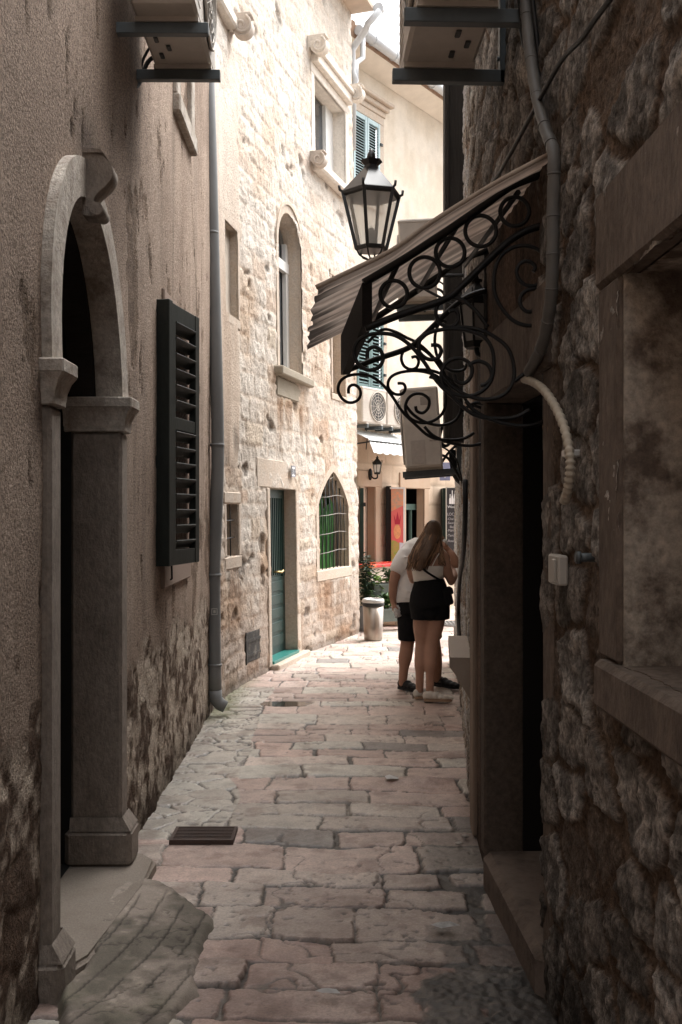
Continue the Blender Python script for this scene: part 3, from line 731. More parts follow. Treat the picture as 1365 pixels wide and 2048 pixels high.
# tall arched window
Mx = WB.M((wz0 + wz1) / 2); hw = (wz1 - wz0) / 2; sp = awt - .42
b = MB(Mx); stone_arch(b, -hw, hw, awb, sp, awt, .09, -.02, .012, 2, 20)
fr = b.build("arched_window", m_dressL, house_b)
b = MB(Mx); stone_arch(b, -hw - .09, hw + .09, sp - .05, sp - .04, awt + .095, .035, -.02, .03, 2, 20); b.build("hood_mould", m_dressL, fr)
b = MB(Mx); out = [(-hw, awb)] + arch_curve(-hw, hw, sp, awt, 2, 20) + [(hw, awb)]; A_ = [(u, .0, z) for u, z in out]; B_ = [(u, -.18, z) for u, z in out]; b.strip(A_ + A_[:1], B_ + B_[:1]); b.build("reveal", m_dressL, fr)
b = MB(Mx)
b.span((-hw, -.19, awb), (-hw + .10, -.14, awt - .1)); b.span((hw - .10, -.19, awb), (hw, -.14, awt - .25)); b.span((-hw, -.185, sp - .18), (hw, -.13, sp - .06)); b.span((-.03, -.19, awb), (.05, -.15, sp - .18)); b.span((-.02, -.19, sp), (.01, -.16, awt)); b.span((-hw, -.19, awb), (hw, -.14, awb + .06))
b.build("casement", m_white, fr)
b = MB(Mx); b.span((-hw - .02, -.23, awb - .05), (hw + .02, -.20, awt)); b.build("pane", m_glass, fr)
b = MB(Mx); b.span((-hw - .22, -.15, awb - .10), (hw + .22, .11, awb - .002), .014); b.span((-hw - .16, -.02, awb - .33), (hw + .18, .022, awb - .10), .02); b.build("sill", mat("mossy_sill", (.40, .35, .28), .9, .3, 9, .8, 60, col2=(.24, .21, .16)), fr)

# pointed window with grille
Mx = WB.M((pw0 + pw1) / 2); hw = (pw1 - pw0) / 2
b = MB(Mx); stone_arch(b, -hw, hw, pwb, pws, pwt, .10, -.02, .010, 1.25, 20); b.span((-hw - .12, -.02, pwb - .14), (hw + .12, .02, pwb), .012)
fr = part(b.build("pointed_window", m_dressL, house_b), "pointed stone window with a wire grille and green cloth inside")
b = MB(Mx); out = [(-hw, pwb)] + arch_curve(-hw, hw, pws, pwt, 1.25, 20) + [(hw, pwb)]; A_ = [(u, .0, z) for u, z in out]; B_ = [(u, -.13, z) for u, z in out]; b.strip(A_ + A_[:1], B_ + B_[:1]); b.build("reveal", m_dressL, fr)
b = MB(Mx); b.span((-hw - .05, -.40, pwb - .05), (hw + .05, -.36, pwt + .05)); b.strip([(-hw, -.13, pwb), (-hw, -.13, pwt)], [(-hw - .04, -.38, pwb), (-hw - .04, -.38, pwt)]); b.build("dark_backing", m_dark, fr)
b = MB(Mx)
n = 40; xs = np.linspace(-hw, hw * .62, n); top = [pwt - .25 - .25 * abs(math.sin(k * .2)) for k in range(n)]
rows = []
for f in np.linspace(0, 1, 10):
    rows.append([(x, -.13 + .04 * math.sin(k * 1.1 + f * 1.3) + .015 * math.sin(k * 2.7), pwb - .02 + f * (top[k] - pwb)) for k, x in enumerate(xs)])
for a, c in zip(rows[:-1], rows[1:]): b.strip(a, c, True)
b.build("green_curtain", mat("green_cloth", (.05, .175, .04), .8, .5, 3, stretch=(4, 4, .5), col2=(.015, .045, .015), thr=(.42, .62)), fr)
b = MB(Mx); b.span((hw * .62, -.20, pwb), (hw * .95, -.17, pwt - .3)); b.build("inner_shutter", mat("weathered_wood", (.16, .115, .085), .8, .3, 12, .5, 40, stretch=(6, 6, .6)), fr)
b = MB(Mx)
for k in range(8):
    x = -hw + (k + .5) * 2 * hw / 8; t = abs(x) / hw; zt = pws + (pwt - pws) * (1 - t ** 1.25) ** .8
    b.tube([(x, -.035, pwb - .01), (x + .004, -.03, pwb + .5), (x, -.035, zt)], .0065, 6)
    if k < 7: b.tube([(x, -.038, pwb), (x + .10, -.038, pwb + .62), (x - .02, -.04, min(zt, pwb + 1.15))], .0045, 5)
b.build("grille", m_iron, fr)
b = MB(Mx)
for k in range(5):
    z = pwb + .22 + k * .24; hh = hw if z < pws else hw * max(0, 1 - ((z - pws) / (pwt - pws)) ** .9) ** (1 / 1.1)
    b.tube([(-hh, -.02, z - .02), (-hh * .3, -.012, z - .005), (hh * .4, -.015, z + .02), (hh, -.02, z + .01)], .005, 6)
b.build("grille_band", mat("galvanised_bar", (.24, .22, .20), .5, .1, 20), fr)

# small square window, blind niche, hatch, partly hidden window
def small_window(name, u0, u1, z0, z1, w, dep, m, bars=0, label=None, backm=None, proud=.02):
    Mx = WB.M((u0 + u1) / 2); hw = (u1 - u0) / 2
    b = MB(Mx); rframe(b, -hw, hw, z0, z1, w, -.02, proud, .01, top=w * 1.3, bot=w * 1.4)
    fr = b.build(name, m, house_b)
    if label: part(fr, label)
    b = MB(Mx); out = [(-hw, z0), (hw, z0), (hw, z1), (-hw, z1)]; A_ = [(u, 0, z) for u, z in out]; B_ = [(u, -dep, z) for u, z in out]; b.strip(A_ + A_[:1], B_ + B_[:1]); b.build("reveal", m, fr)
    b = MB(Mx); b.span((-hw - .02, -dep - .03, z0 - .02), (hw + .02, -dep, z1 + .02)); b.build("backing", backm or m_dark, fr)
    if bars:
        b = MB(Mx)
        for k in range(bars): z = z0 + (k + 1) * (z1 - z0) / (bars + 1); b.tube([(-hw, -.03, z), (hw, -.03, z + .01)], .007, 6)
        for k in range(2): x = -hw + (k + 1) * 2 * hw / 3; b.tube([(x, -.03, z0), (x, -.03, z1)], .006, 6)
        b.build("bars", m_iron, fr)
    return fr
small_window("small_window", sw0, sw1, swb, swt, .085, .20, m_dressL, 2, "small square barred window beside the green door")
small_window("niche_window", nw0, nw1, nwb, nwt, .07, .07, m_dressL, 0, "blocked narrow window in a stone surround", mat("niche_plaster", (.50, .44, .37), .9, .15, 6, .5, 40), .012)
small_window("narrow_window", rw0, rw1, rwb, rwt, .06, .16, m_dressL, 0, "narrow window near the corner half hidden by the canopy", mat("tan_board", (.45, .36, .28), .8, .1, 5))
Mx = WB.M((fl0 + fl1) / 2); hw = (fl1 - fl0) / 2
b = MB(Mx); b.span((-hw, -.03, flb), (hw, .008, flt), .006); b.span((-hw, .008, flb + .06), (hw, .018, flb + .085)); b.span((-hw, .008, flt - .10), (hw, .018, flt - .07)); b.span((-hw - .012, -.02, flb - .01), (-hw, .02, flt + .01)); b.span((-hw, .008, flb), (-hw + .02, .02, flt))
part(b.build("hatch", mat("scorched_metal", (.045, .042, .038), .7, .4, 10, .6, 60, col2=(.14, .125, .105), thr=(.5, .75)), house_b), "small scorched metal hatch low in the wall")
# top window with scroll brackets
Mx = WB.M((tw0 + tw1) / 2); hw = (tw1 - tw0) / 2
m_dressL0 = m_dressL; m_dressL = mat("lit_pale_stone", (.70, .64, .57), .85, .1, 9, .8, 40, fine=(40, .12, 6), bdist=.01)  # lit copy of the pale dressed stone, glare put into its colour
b = MB(Mx); rframe(b, -hw, hw, twb, twt, .12, -.02, .02, .008); fr = part(b.build("upper_window", m_dressL, house_b), "upper window between scrolled stone brackets")
b = MB(Mx); out = [(-hw, twb), (hw, twb), (hw, twt), (-hw, twt)]; A_ = [(u, 0, z) for u, z in out]; B_ = [(u, -.2, z) for u, z in out]; b.strip(A_ + A_[:1], B_ + B_[:1]); b.build("reveal", m_dressL, fr)
b = MB(Mx); b.span((-hw - .02, -.25, twb), (hw + .02, -.22, twt)); b.build("pane", m_glass, fr)
b = MB(Mx); b.span((-hw, -.22, twb), (-hw + .05, -.17, twt)); b.span((-hw * .25, -.22, twb), (-hw * .25 + .05, -.17, twt)); b.span((hw - .3, -.22, twb), (hw, -.17, twt)); b.build("casement", m_white, fr)
b = MB(Mx)
b.span((-hw - .1, -.02, twt + .12), (hw + .1, .10, twt + .24), .01); b.span((-hw - .14, -.02, twt + .24), (hw + .14, .14, twt + .30), .01)
b.build("hood", m_dressL, fr)
b = MB(Mx); b.span((-hw - .1, -.02, twb - .14), (hw + .1, .14, twb - .02), .02); b.build("sill", m_dressL, fr)
for ux in (-hw - .20, hw + .06):
    b = MB(Mx); volute(b, (ux, 0, twt + .40), .13, .105); b.build("hood_bracket", m_dressL, fr)
for ux in (-hw - .20, hw + .08):
    b = MB(Mx); volute(b, (ux, 0, twb + .06), .12, .088); b.build("sill_bracket", mat("grey_carved_stone", (.52, .45, .39), .9, .15, 8, .5, 50), fr)
# window sill and bracket high on the left
us0, us1 = hB(428, 30)[0], hB(455, 60)[0]; zs_ = hB(450, 45)[1]
b = MB(WB.M(us1)); b.span((us0 - us1, -.02, zs_ - .02), (.1, .10, zs_ + .10), .02); fr = part(b.build("high_sill", m_dressL, house_b), "stone sill with a scroll bracket near the top of the wall")
b = MB(WB.M(us1)); volute(b, (.02, 0, zs_ + .14), .13, .10); b.build("bracket", mat("grey_carved_stone"), fr)

m_dressL = m_dressL0
# ---------------------------------------------------------------- back: cream corner house
house_c = thing("corner_house", "cream rendered house closing the alley with blue shutters and a tiled eave above shops", "house", (1.2, 17.3, 0))
hC = WC.uz
cs0, cs1 = hC(728, 1000)[0], hC(750, 1000)[0]; cd0, cd1 = hC(811, 1000)[0], hC(848, 1000)[0]; cz = hC(800, 976)[1]
bu0, bu1 = hC(704, 300)[0], hC(757, 300)[0]; buz0 = hC(735, 400)[1]; buz1 = hC(735, 236)[1]
lu0, lu1 = hC(711, 700)[0], hC(764, 700)[0]; luz0 = hC(740, 780)[1]; luz1 = hC(740, 640)[1]
def relief_c(U, Z):
    d, r, cu, cz_ = courses(U + .02 * fbm(U * 4, Z * 4, 2, 1), Z, 9, (.30, .42), (.4, .8), 0, WC.L, 0, 9)
    gs = sst(3.1, 2.9, Z); st = sst(.004, .016, d)
    n = fbm(U * 3, Z * 3, 4, 2)
    c = mix3((.62, .54, .44), (.68, .61, .52), sst(-.4, .4, n + .4 * fbm(U * 6, Z * .8, 3, 4)))
    sc = mix3((.50, .385, .285), (.60, .48, .37), r[..., 1]) * (.82 + .18 * st)[..., None] * (1 + .15 * n)[..., None]
    stain = sst(2.55, 2.85, Z) * sst(0, .5, n + .2); sc = sc * (1 - .3 * stain)[..., None]
    col = c * (1 - gs[..., None]) + sc * gs[..., None]
    return .004 * n - gs * .008 * (1 - st), col
WC.grid("wall", m_cream, -.2, WC.L, -.05, 8.75, .028, .028, relief_c, [rect(cs0, cs1, -1, cz), rect(cd0, cd1, -1, cz), rect(bu0, bu1, buz0, buz1), rect(lu0, lu1, luz0, luz1)], house_c)
# eave, gutter, tiles
us = np.linspace(-.3, WC.L, 14)
W0 = [WC.pt(u, 8.60, 0) for u in us]; W1 = [WC.pt(u, 8.72, .36) for u in us]
b = MB(); b.strip(W0, W1); b.strip(W1, [p + Vector((0, 0, .08)) for p in W1]); b.strip([p + Vector((0, 0, .08)) for p in W1], [WC.pt(u, 10.6, -4) for u in us])
roof = part(b.build("roof", m_tile, house_c), "tiled eave with a pale gutter")
b = MB(); b.strip([WC.pt(u, 8.585, .004) for u in us], [WC.pt(u, 8.705, .355) for u in us]); b.build("soffit", mat("pale_soffit", (.72, .66, .58), .9, .08, 4), roof)
b = MB()
for u in np.arange(-.3, WC.L, .21):
    p0 = WC.pt(u, 8.82, .40); p1 = WC.pt(u, 9.9, -2.2); b.tube([p0, p1], .085, 8)
b.build("cover_tiles", m_tile, roof)
b = MB(); b.tube([WC.pt(u, 8.79, .45) for u in np.linspace(.0, WC.L, 10)], .075, 10)
for u in np.arange(.4, WC.L, .62):
    b.tube([WC.pt(u, 8.79 + .082 * math.sin(a), .45 + .082 * math.cos(a)) for a in np.linspace(-2.6, .6, 8)], .008, 5)
gut = b.build("gutter", m_gut, house_c)
g0 = WC.pt(.12, 8.72, .45)
b = MB(); b.tube([g0 + Vector((0, 0, .02)), g0 + Vector((0, 0, -.30)), g0 + Vector((-.10, -.1, -.42)), P(712, 158, 14.62)], .042, 10); b.build("downpipe", m_gut, gut)
# upper shuttered window with moulded stone surround
m_blue = mat("pale_blue_shutter", (.40, .52, .55), .55, .08, 12, spec=.3)
m_bgreen = mat("grey_green_shutter", (.13, .20, .20), .55, .12, 12, spec=.3)
def shut_window(u0, u1, z0, z1, m, name, label, slats, hood):
    Mx = WC.M((u0 + u1) / 2); hw = (u1 - u0) / 2
    b = MB(Mx); rframe(b, -hw, hw, z0, z1, .13, -.02, .03, .008, top=.13, bot=.12)
    if hood:
        b.span((-hw - .16, -.02, z1 + .13), (hw + .16, .05, z1 + .22), .01); b.span((-hw - .18, -.02, z1 + .22), (hw + .2, .10, z1 + .30), .012); b.span((-hw - .22, -.02, z1 + .30), (hw + .26, .16, z1 + .36), .012)
    fr = part(b.build(name, m_dressL, house_c), label)
    b = MB(Mx); b.span((-hw, -.06, z0), (hw, -.05, z1)); b.build("backing", m_dark, fr)
    for k in (0, 1):
        x0 = -hw if k == 0 else .004
        Mk = Mx @ Matrix.Translation((x0, .005, z0 + .01))
        shutter_leaf(Mk, hw - .004, z1 - z0 - .02, "shutter_leaf", m, fr, slats, .035, False, False, -.7, .055)
    for zz in (z1 - .35, z0 + .25):
        b = MB(Mx); b.span((hw - .01, .04, zz), (hw + .05, .06, zz + .04)); b.build("hinge", m_iron, fr)
    return fr
shut_window(bu0, bu1, buz0, buz1, m_blue, "shuttered_window", "upper window with closed pale blue louvred shutters", 26, True)
shut_window(lu0, lu1, luz0, luz1, m_bgreen, "shuttered_window", "lower window with grey green louvred shutters", 17, False)
# shop doorways
for (u0, u1) in ((cs0, cs1), (cd0, cd1)):
    Mx = WC.M((u0 + u1) / 2); hw = (u1 - u0) / 2
    b = MB(Mx); b.span((-hw - .13, -.02, 0), (-hw, .02, cz), .008); b.span((hw, -.02, 0), (hw + .15, .02, cz), .008); b.span((-hw - .2, -.02, cz), (hw + .2, .022, cz + .26), .01)
    b.strip([(hw, 0, 0), (hw, 0, cz), (-hw, 0, cz), (-hw, 0, 0)], [(hw, -.14, 0), (hw, -.14, cz), (-hw, -.14, cz), (-hw, -.14, 0)])
    fr = b.build("shop_doorway", mat("tan_stone", (.48, .36, .265), .9, .15, 6, .4, 50, col2=(.38, .27, .19)), house_c)
    b = MB(Mx); b.span((-hw - .05, -1.0, 0), (hw + .9, -.95, cz + .1)); b.strip([(hw, -.14, 0), (hw, -.14, cz), (-hw, -.14, cz), (-hw, -.14, 0)], [(hw + .85, -.16, 0), (hw + .85, -.16, cz + .02), (-hw, -.16, cz + .02), (-hw, -.16, 0)]); b.strip([(hw + .85, -.16, 0), (hw + .85, -.16, cz + .02), (-hw, -.16, cz + .02), (-hw, -.16, 0)], [(hw + .85, -.98, 0), (hw + .85, -.98, cz + .02), (-hw, -.98, cz + .02), (-hw, -.98, 0)]); b.build("interior", m_dark, fr)
    b = MB(Mx)
    if u0 == cs0:
        b.span((hw - .10, -.19, 0), (hw, -.15, cz)); b.span((-hw, -.19, cz - .10), (hw - .10, -.15, cz)); b.span((hw - .34, -.20, 0), (hw - .18, -.165, cz - .35))
        for z in (.5, 1.0, 1.42): b.span((-hw, -.20, z), (hw - .34, -.17, z + .05))
        b.build("door_frame", mat("cream_joinery", (.55, .48, .39), .6, .08, 8), fr)
    else:
        b.span((-hw, -.22, cz - .36), (hw + .2, -.17, cz - .26)); b.span((hw - .1, -.24, 0), (hw - .06, -.20, cz - .36)); b.build("transom", mat("grey_green_paint", (.10, .16, .14), .5, .1, 8), fr)
        b = MB(Mx); b.span((-hw, -.5, cz - .26), (hw * .45, -.40, cz), .02); b.build("lamp_shade", mat("pale_card", (.55, .50, .42), .8, .05, 6), fr)
# ground-floor cornice
b = MB(WC.M(0)); b.span((0, -.02, 2.95), (WC.L, .05, 3.04), .012); b.build("string_course", m_dressL, house_c)
# closing body
b = MB(); b.quad(WC.pt(WC.L, 0), WC.pt(WC.L, 0, -4), WC.pt(WC.L, 8.7, -4), WC.pt(WC.L, 8.7)); b.build("side_wall", mat("plain_cream", (.6, .53, .44), .9, .08, 3), house_c)
b = MB(); b.quad(WC.pt(-.2, 0, -.01), WC.pt(-.2, 0, -4), WC.pt(-.2, 8.7, -4), WC.pt(-.2, 8.7, -.01)); b.build("side_wall", mat("plain_cream", (.6, .53, .44), .9, .08, 3), house_c)

# ---------------------------------------------------------------- right: dark rubble house
house_r = thing("rubble_house", "dark rough rubble stone house on the right with a deep doorway and a blocked window", "house", (.9, 5, 0))
R_y = lambda px, py, off=0: WR.hit(px, py, off)
rd0, rd1 = WR.uz(1090, 1500)[0], WR.uz(985, 1500)[0]; RDZ = 2.20
rwf = WR.uz(1252, 900)[0]; rwn = rwf - 1.35; RW0, RW1 = 1.30, 2.32
def relief_r(U, Z):
    Us = U + .10 * fbm(U * 2, Z * 2, 3, 1); Zs = Z + .07 * fbm(U * 2, Z * 2, 3, 2)
    f1, f2, idr = worley(Us * 2.9, Zs * 4.6, 7)
    e = f2 - f1
    st = sst(.09, .15, e + .22 * fbm(U * 7, Z * 7, 5, 3, .6)) * np.where(idr > .16, 1, .25)
    rough = fbm(U * 12, Z * 12, 5, 4, .62); fine = fbm(U * 40, Z * 40, 3, 5)
    y = U - 9
    # plastered stretch above and beside the door
    pl = sst(rd0 - .02, rd0 + .12, U + .08 * fbm(U * 4, Z * 4, 2, 6)) * sst(rd1 + 1.2, rd1 + .6, U) * sst(3.05, 2.8, Z + .2 * fbm(U * 3, Z * 3, 2, 7))
    h = st * (.010 + .010 * (idr - .3) + .007 * rough + .05 * (((idr * 91.7) % 1) - .5) * (f1 - .3)) + .009 * fine + .010 * fbm(U * 5, Z * 5, 3, 8) * (1 - st)
    h = h * (1 - pl) + pl * (.006 + .004 * rough)
    a = mix3((.20, .175, .15), (.42, .385, .345), (idr * 5.3) % 1)
    stone = a * (.55 + .9 * sst(-.25, .4, rough + .5 * fine))[..., None]
    mort = mix3((.125, .083, .056), (.20, .142, .10), sst(-.4, .4, fbm(U * 3, Z * 3, 3, 9))) * (1 + .25 * fine)[..., None]
    col = mort * (1 - st[..., None]) + stone * st[..., None]
    plc = mix3((.17, .108, .074), (.085, .06, .044), sst(-.3, .4, fbm(U * 7, Z * 1.0, 4, 10) + .4 * fbm(U * 3, Z * 3, 3, 11)))
    plc = plc * (1 - .5 * sst(.15, .5, fbm(U * 11, Z * .8, 3, 12)))[..., None]
    col = col * (1 - pl[..., None]) + plc * pl[..., None]
    blotch = sst(.1, .5, fbm(U * 1.4, Z * 1.4, 4, 13)); col = col * (1 - .35 * blotch)[..., None]
    col = col * (1 - .35 * sst(.5, .0, Z))[..., None]
    far = sst(rd1 + .6, rd1 + 2.5, U)[..., None]; col = col * (1 + 1.6 * far)  # far end brightened: light from the open side painted into the stone
    return h, np.clip(col, .01, .6)
u_start = WR.u[1] - 1.2
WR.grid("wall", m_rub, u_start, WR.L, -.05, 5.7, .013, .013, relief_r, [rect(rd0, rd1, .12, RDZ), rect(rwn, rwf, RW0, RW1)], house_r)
ce = WR.pt(WR.L, 0)
b = MB()
b.span((.82, -9, -.05), (1.2, WR.pt(u_start, 0).y, 5.7)); b.quad(ce, ce + Vector((3.5, .6, 0)), ce + Vector((3.5, .6, 5.7)), ce + Vector((0, 0, 5.7)))
b.prism([(.70, -9), (.64, 5), (.98, 8.6), (1.25, 12.0), (4.8, 12.4), (4.8, -9)], (0, 0, 5.7), (1, 0, 0), (0, 1, 0), (0, 0, 1), .25)  # unseen roof slab, added to keep skylight off the alley
b.build("back_wall", mat("plain_rubble", (.3, .24, .19), .9, .15, 3), house_r)
# stone door surround, reveals and dark passage
Mr = WR.M((rd0 + rd1) / 2); hw = (rd1 - rd0) / 2
b = MB(Mr)
b.span((-hw - .13, -.15, .12), (-hw, .008, RDZ), .010); b.span((-hw - .14, -.20, RDZ), (hw + .11, .032, RDZ + .30), .012)
rdf = part(b.build("door_surround", m_dressD, house_r), "dark stained stone surround of the deep doorway")
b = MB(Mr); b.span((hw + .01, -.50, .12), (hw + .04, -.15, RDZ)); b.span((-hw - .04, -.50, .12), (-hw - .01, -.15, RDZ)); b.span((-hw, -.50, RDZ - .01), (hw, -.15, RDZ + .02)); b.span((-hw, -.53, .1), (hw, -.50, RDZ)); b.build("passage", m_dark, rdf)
b = MB(Mr); b.span((hw, -.15, .12), (hw + .10, .030, RDZ), .010); b.build("jamb", mat("dark_jamb_stone", (.135, .104, .082), .88, .3, 6, .9, 50, col2=(.07, .054, .042), fine=(40, .35, 6), bdist=.01), rdf)  # far jamb in a darker tone than the rest of the surround
b = MB(Mr); b.span((-hw - .03, -.5, -.05), (hw + .03, .035, .145), .03); b.build("door_step", mat("worn_step", (.27, .21, .17), .85, .4, 11, 1.0, 30, col2=(.09, .07, .055), bdist=.012), rdf)
# blocked window near the viewer
Mv = WR.M(rwf)
b = MB(Mv); b.span((.0, -.05, RW0), (.19, .022, RW1), .012); b.span((-1.6, -.05, RW1), (.22, .024, RW1 + .27), .014)
b.span((-1.6, -.6, RW0 - .135), (.14, .05, RW0), .016)
wf = part(b.build("window_surround", m_dressD, house_r), "dressed stone surround of the blocked window")
b = MB(Mv); b.span((-.01, -.58, RW0), (.02, .006, RW1)); b.span((-1.5, -.60, RW0), (.02, -.57, RW1)); b.span((-1.5, -.58, RW1), (.02, -.03, RW1 + .02)); b.span((-1.5, -.60, RW0), (-1.47, -.03, RW1))
part(b.build("window_reveal", mat("peeling_plaster", (.50, .435, .36), .9, .2, 4, .9, 60, col2=(.15, .115, .09), fine=(40, .4, 6), vdet=12, thr=(.45, .57), bdist=.01), wf), "peeling plaster reveal of the window")
# stone shelf on the far side of the door
su0, su1 = WR.uz(953, 1300)[0], WR.hit(903, 1275, .12)[0]
yA, yB = 5.6, 6.62
def Ruy(y):
    for i in range(len(WR.p) - 1):
        if WR.p[i].y <= y <= WR.p[i + 1].y: return WR.u[i] + (y - WR.p[i].y) / (WR.p[i + 1].y - WR.p[i].y) * (WR.u[i + 1] - WR.u[i])
Mq = WR.M(Ruy(5.62))
b = MB(Mq); b.prism([(-.1, .9), (.135, .9), (.135, .845), (.10, .80), (.02, .66), (-.1, .62)], (0, 0, 0), (0, 1, 0), (0, 0, 1), (1, 0, 0), 1.0)
part(b.build("stone_shelf", mat("shelf_stone", (.42, .35, .29), .85, .12, 6, .4, 70, col2=(.34, .28, .23)), house_r), "projecting stone window shelf beyond the door")
# smooth pilaster strip and broken edge between door and shelf
b = MB(WR.M(Ruy(5.35))); b.span((0, -.1, 0), (.22, .028, 2.75), .01); b.build("pilaster", mat("tan_pilaster", (.33, .26, .205), .88, .12, 5, .5, 70, col2=(.25, .19, .15)), house_r)
# ================================================================ OBJECTS
m_zinc = mat("grey_zinc_pipe", (.20, .205, .205), .5, .15, 6, spec=.4, stretch=(1, 1, .3))
m_galv = mat("grey_steel", (.10, .115, .12), .5, .15, 10, metal=.3, spec=.5)
m_acw = mat("aged_white_casing", (.56, .51, .45), .55, .12, 5, .1, 30, spec=.3)
m_grill = mat("dark_grille", (.05, .05, .05), .5)

# ---- left downpipe
t = thing("downpipe", "dark grey metal downpipe running down the joint between plaster house and stone house", "drainpipe", P(430, 1415, 8.65))
Dp = 8.58
def pp(px, py): return P(px, py, Dp)
path = [(413, -60), (416, 130), (422, 330), (428, 560), (433, 740), (436, 890), (434, 1000), (429, 1130), (429, 1250), (431, 1385)]
b = MB(); b.tube(cr([pp(*p) for p in path], 3), .054, 14); b.tube([pp(431, 1380), pp(432, 1398), pp(440, 1408), pp(452, 1414)], [.056, .056, .054, .05], 12); b.build("pipe", m_zinc, t)
for (px, py) in ((424, 466), (435, 890), (429, 1150), (430, 1330)):
    c = pp(px, py); b = MB(); b.lathe([(.057, -.012), (.061, -.008), (.061, .008), (.057, .012)], c, 14); b.build("collar", m_zinc, t)
c = pp(431, 1222) + Vector((0, -.058, 0)); b = MB()
for (dx, dz, sx, sz) in ((0, .024, .05, .006), (0, -.024, .05, .006), (-.022, 0, .006, .05), (.022, 0, .006, .05), (0, 0, .018, .024)): b.box(c + Vector((dx, 0, dz)), (sx, .004, sz))
b.build("sticker", mat("pale_sticker", (.55, .55, .52), .6), t)

# ---- air conditioners: built once at the origin (x along the wall, y out, z up), then placed
def make_ac(name, label, vents=True, w=.80, d=.30, h=.58, gap=.14, arm=.46, arms=True, group="air conditioners"):
    t = thing(name, label, "air conditioner", (0, 0, 0), group)
    b = MB(); b.span((-w / 2, gap, .02), (w / 2, gap + d, h), .016, )
    b.span((-w / 2 - .004, gap + .03, h - .035), (w / 2 + .004, gap + d + .004, h - .012), .004)
    for x in (-w * .3, w * .3): b.span((x - .03, gap - .0, .0), (x + .03, gap + d, .022))
    cas = b.build("casing", m_acw, t)
    for k in range(4):
        b = MB(); b.span((-w * .18 + k * .09, gap + .05 + .05 * (k % 2), .012), (-w * .18 + k * .09 + .06, gap + .072 + .05 * (k % 2), .0215), .004); b.build("drain_slot", m_grill, t)
    cx, cz, r = -w * .12, h * .5, h * .40
    b = MB(); b.prism([(cx + r * math.cos(k * math.pi / 16), cz + r * math.sin(k * math.pi / 16)) for k in range(32)], (0, gap + d - .004, 0), (1, 0, 0), (0, 0, 1), (0, 1, 0), .010)
    b.build("fan_opening", m_grill, t)
    b = MB()
    for q in (.25, .45, .65, .85, 1.0):
        b.tube([(cx + r * q * math.cos(a), gap + d + .012, cz + r * q * math.sin(a)) for a in np.linspace(0, 2 * math.pi, 25)[:-1]], .0035 if q < 1 else .008, 5, closed=True)
    for k in range(12): a = k * math.pi / 6; b.tube([(cx, gap + d + .012, cz), (cx + r * math.cos(a), gap + d + .012, cz + r * math.sin(a))], .003, 4)
    b.build("fan_guard", m_acw, t)
    b = MB()
    for k in range(10): b.span((w * .26, gap + d - .002, h * .15 + k * h * .07), (w * .47, gap + d + .003, h * .15 + k * h * .07 + .012))
    b.build("louvre", m_acw, t)
    b = MB(); 
    for k in range(14): b.span((-w / 2 - .004, gap + .05, h * .12 + k * h * .055), (-w / 2 + .002, gap + d - .05, h * .12 + k * h * .055 + .010))
    if vents: b.build("side_vents", m_grill, t)
    b = MB(); b.tube(cr([(-w * .38, gap + .02, .12), (-w * .40, gap - .05, .08), (-w * .34, .05, -.06), (-w * .22, .02, -.10), (-w * .1, .015, .06), (-w * .05, .0, .22)], 5), .012, 7); b.tube(cr([(-w * .36, gap + .02, .2), (-w * .42, gap - .06, .14), (-w * .44, .04, .02), (-w * .44, .0, -.35)], 5), .008, 6); b.build("hose", mat("black_rubber", (.02, .02, .02), .5), t)
    if arms:
        for x in (-w * .30, w * .30):
            b = MB(); b.span((x - .022, .01, -.055), (x + .022, arm, -.002), .003); b.span((x - .022, .0, -.055), (x + .022, .035, .40), .003)
            for yy in (gap + .05, gap + d - .05): b.tube([(x, yy, -.004), (x, yy, .03)], .009, 6)
            for zz in (-.03, .05): b.tube([(x, .03, zz), (x, .045, zz)], .010, 6)
            b.build("bracket", m_galv, t)
    return t
def frame_to(W, u, z, off=0, tilt=0, flip=False):
    q, tt, n = W.frame2(u); o = W.pt(u, z, off)
    tx = Vector((tt.x, tt.y, 0)) * (1 if W.side < 0 else 1); ny = Vector((n.x, n.y, 0))
    x = ny.cross(Vector((0, 0, 1)))       # right-handed: x, y=n, z
    M = Matrix(((x.x, ny.x, 0, o.x), (x.y, ny.y, 0, o.y), (0, 0, 1, o.z), (0, 0, 0, 1)))
    return M @ Matrix.Rotation(tilt, 4, 'X')
def ry(y):
    return Ruy(y)
def ay(y): return WA.u[1] + (y - 3)
ac = make_ac("air_conditioner", "boxy outdoor unit on grey steel arms high on the dark right wall above the canopy", w=.86, d=.30, arm=.485)
ac.matrix_world = frame_to(WR, ry(4.05), 3.555)
a2 = copy_tree(ac); a2["label"] = "outdoor unit on grey steel arms high on the left plaster wall"
a2.matrix_world = frame_to(WA, ay(5.12), 4.02, -.055)
a3 = make_ac("air_conditioner", "outdoor unit leaning on a bracket below the black casing behind the iron scrolls", False, w=.78, d=.32, h=.70, gap=.17, arm=.52)
a3.matrix_world = frame_to(WR, ry(9.05), 2.085, 0, R_(-4))
a4 = copy_tree(a3); a4["label"] = "outdoor unit behind the big lantern and above the canopy edge"
a4.matrix_world = frame_to(WR, ry(9.05), 3.50, .05, R_(-1))
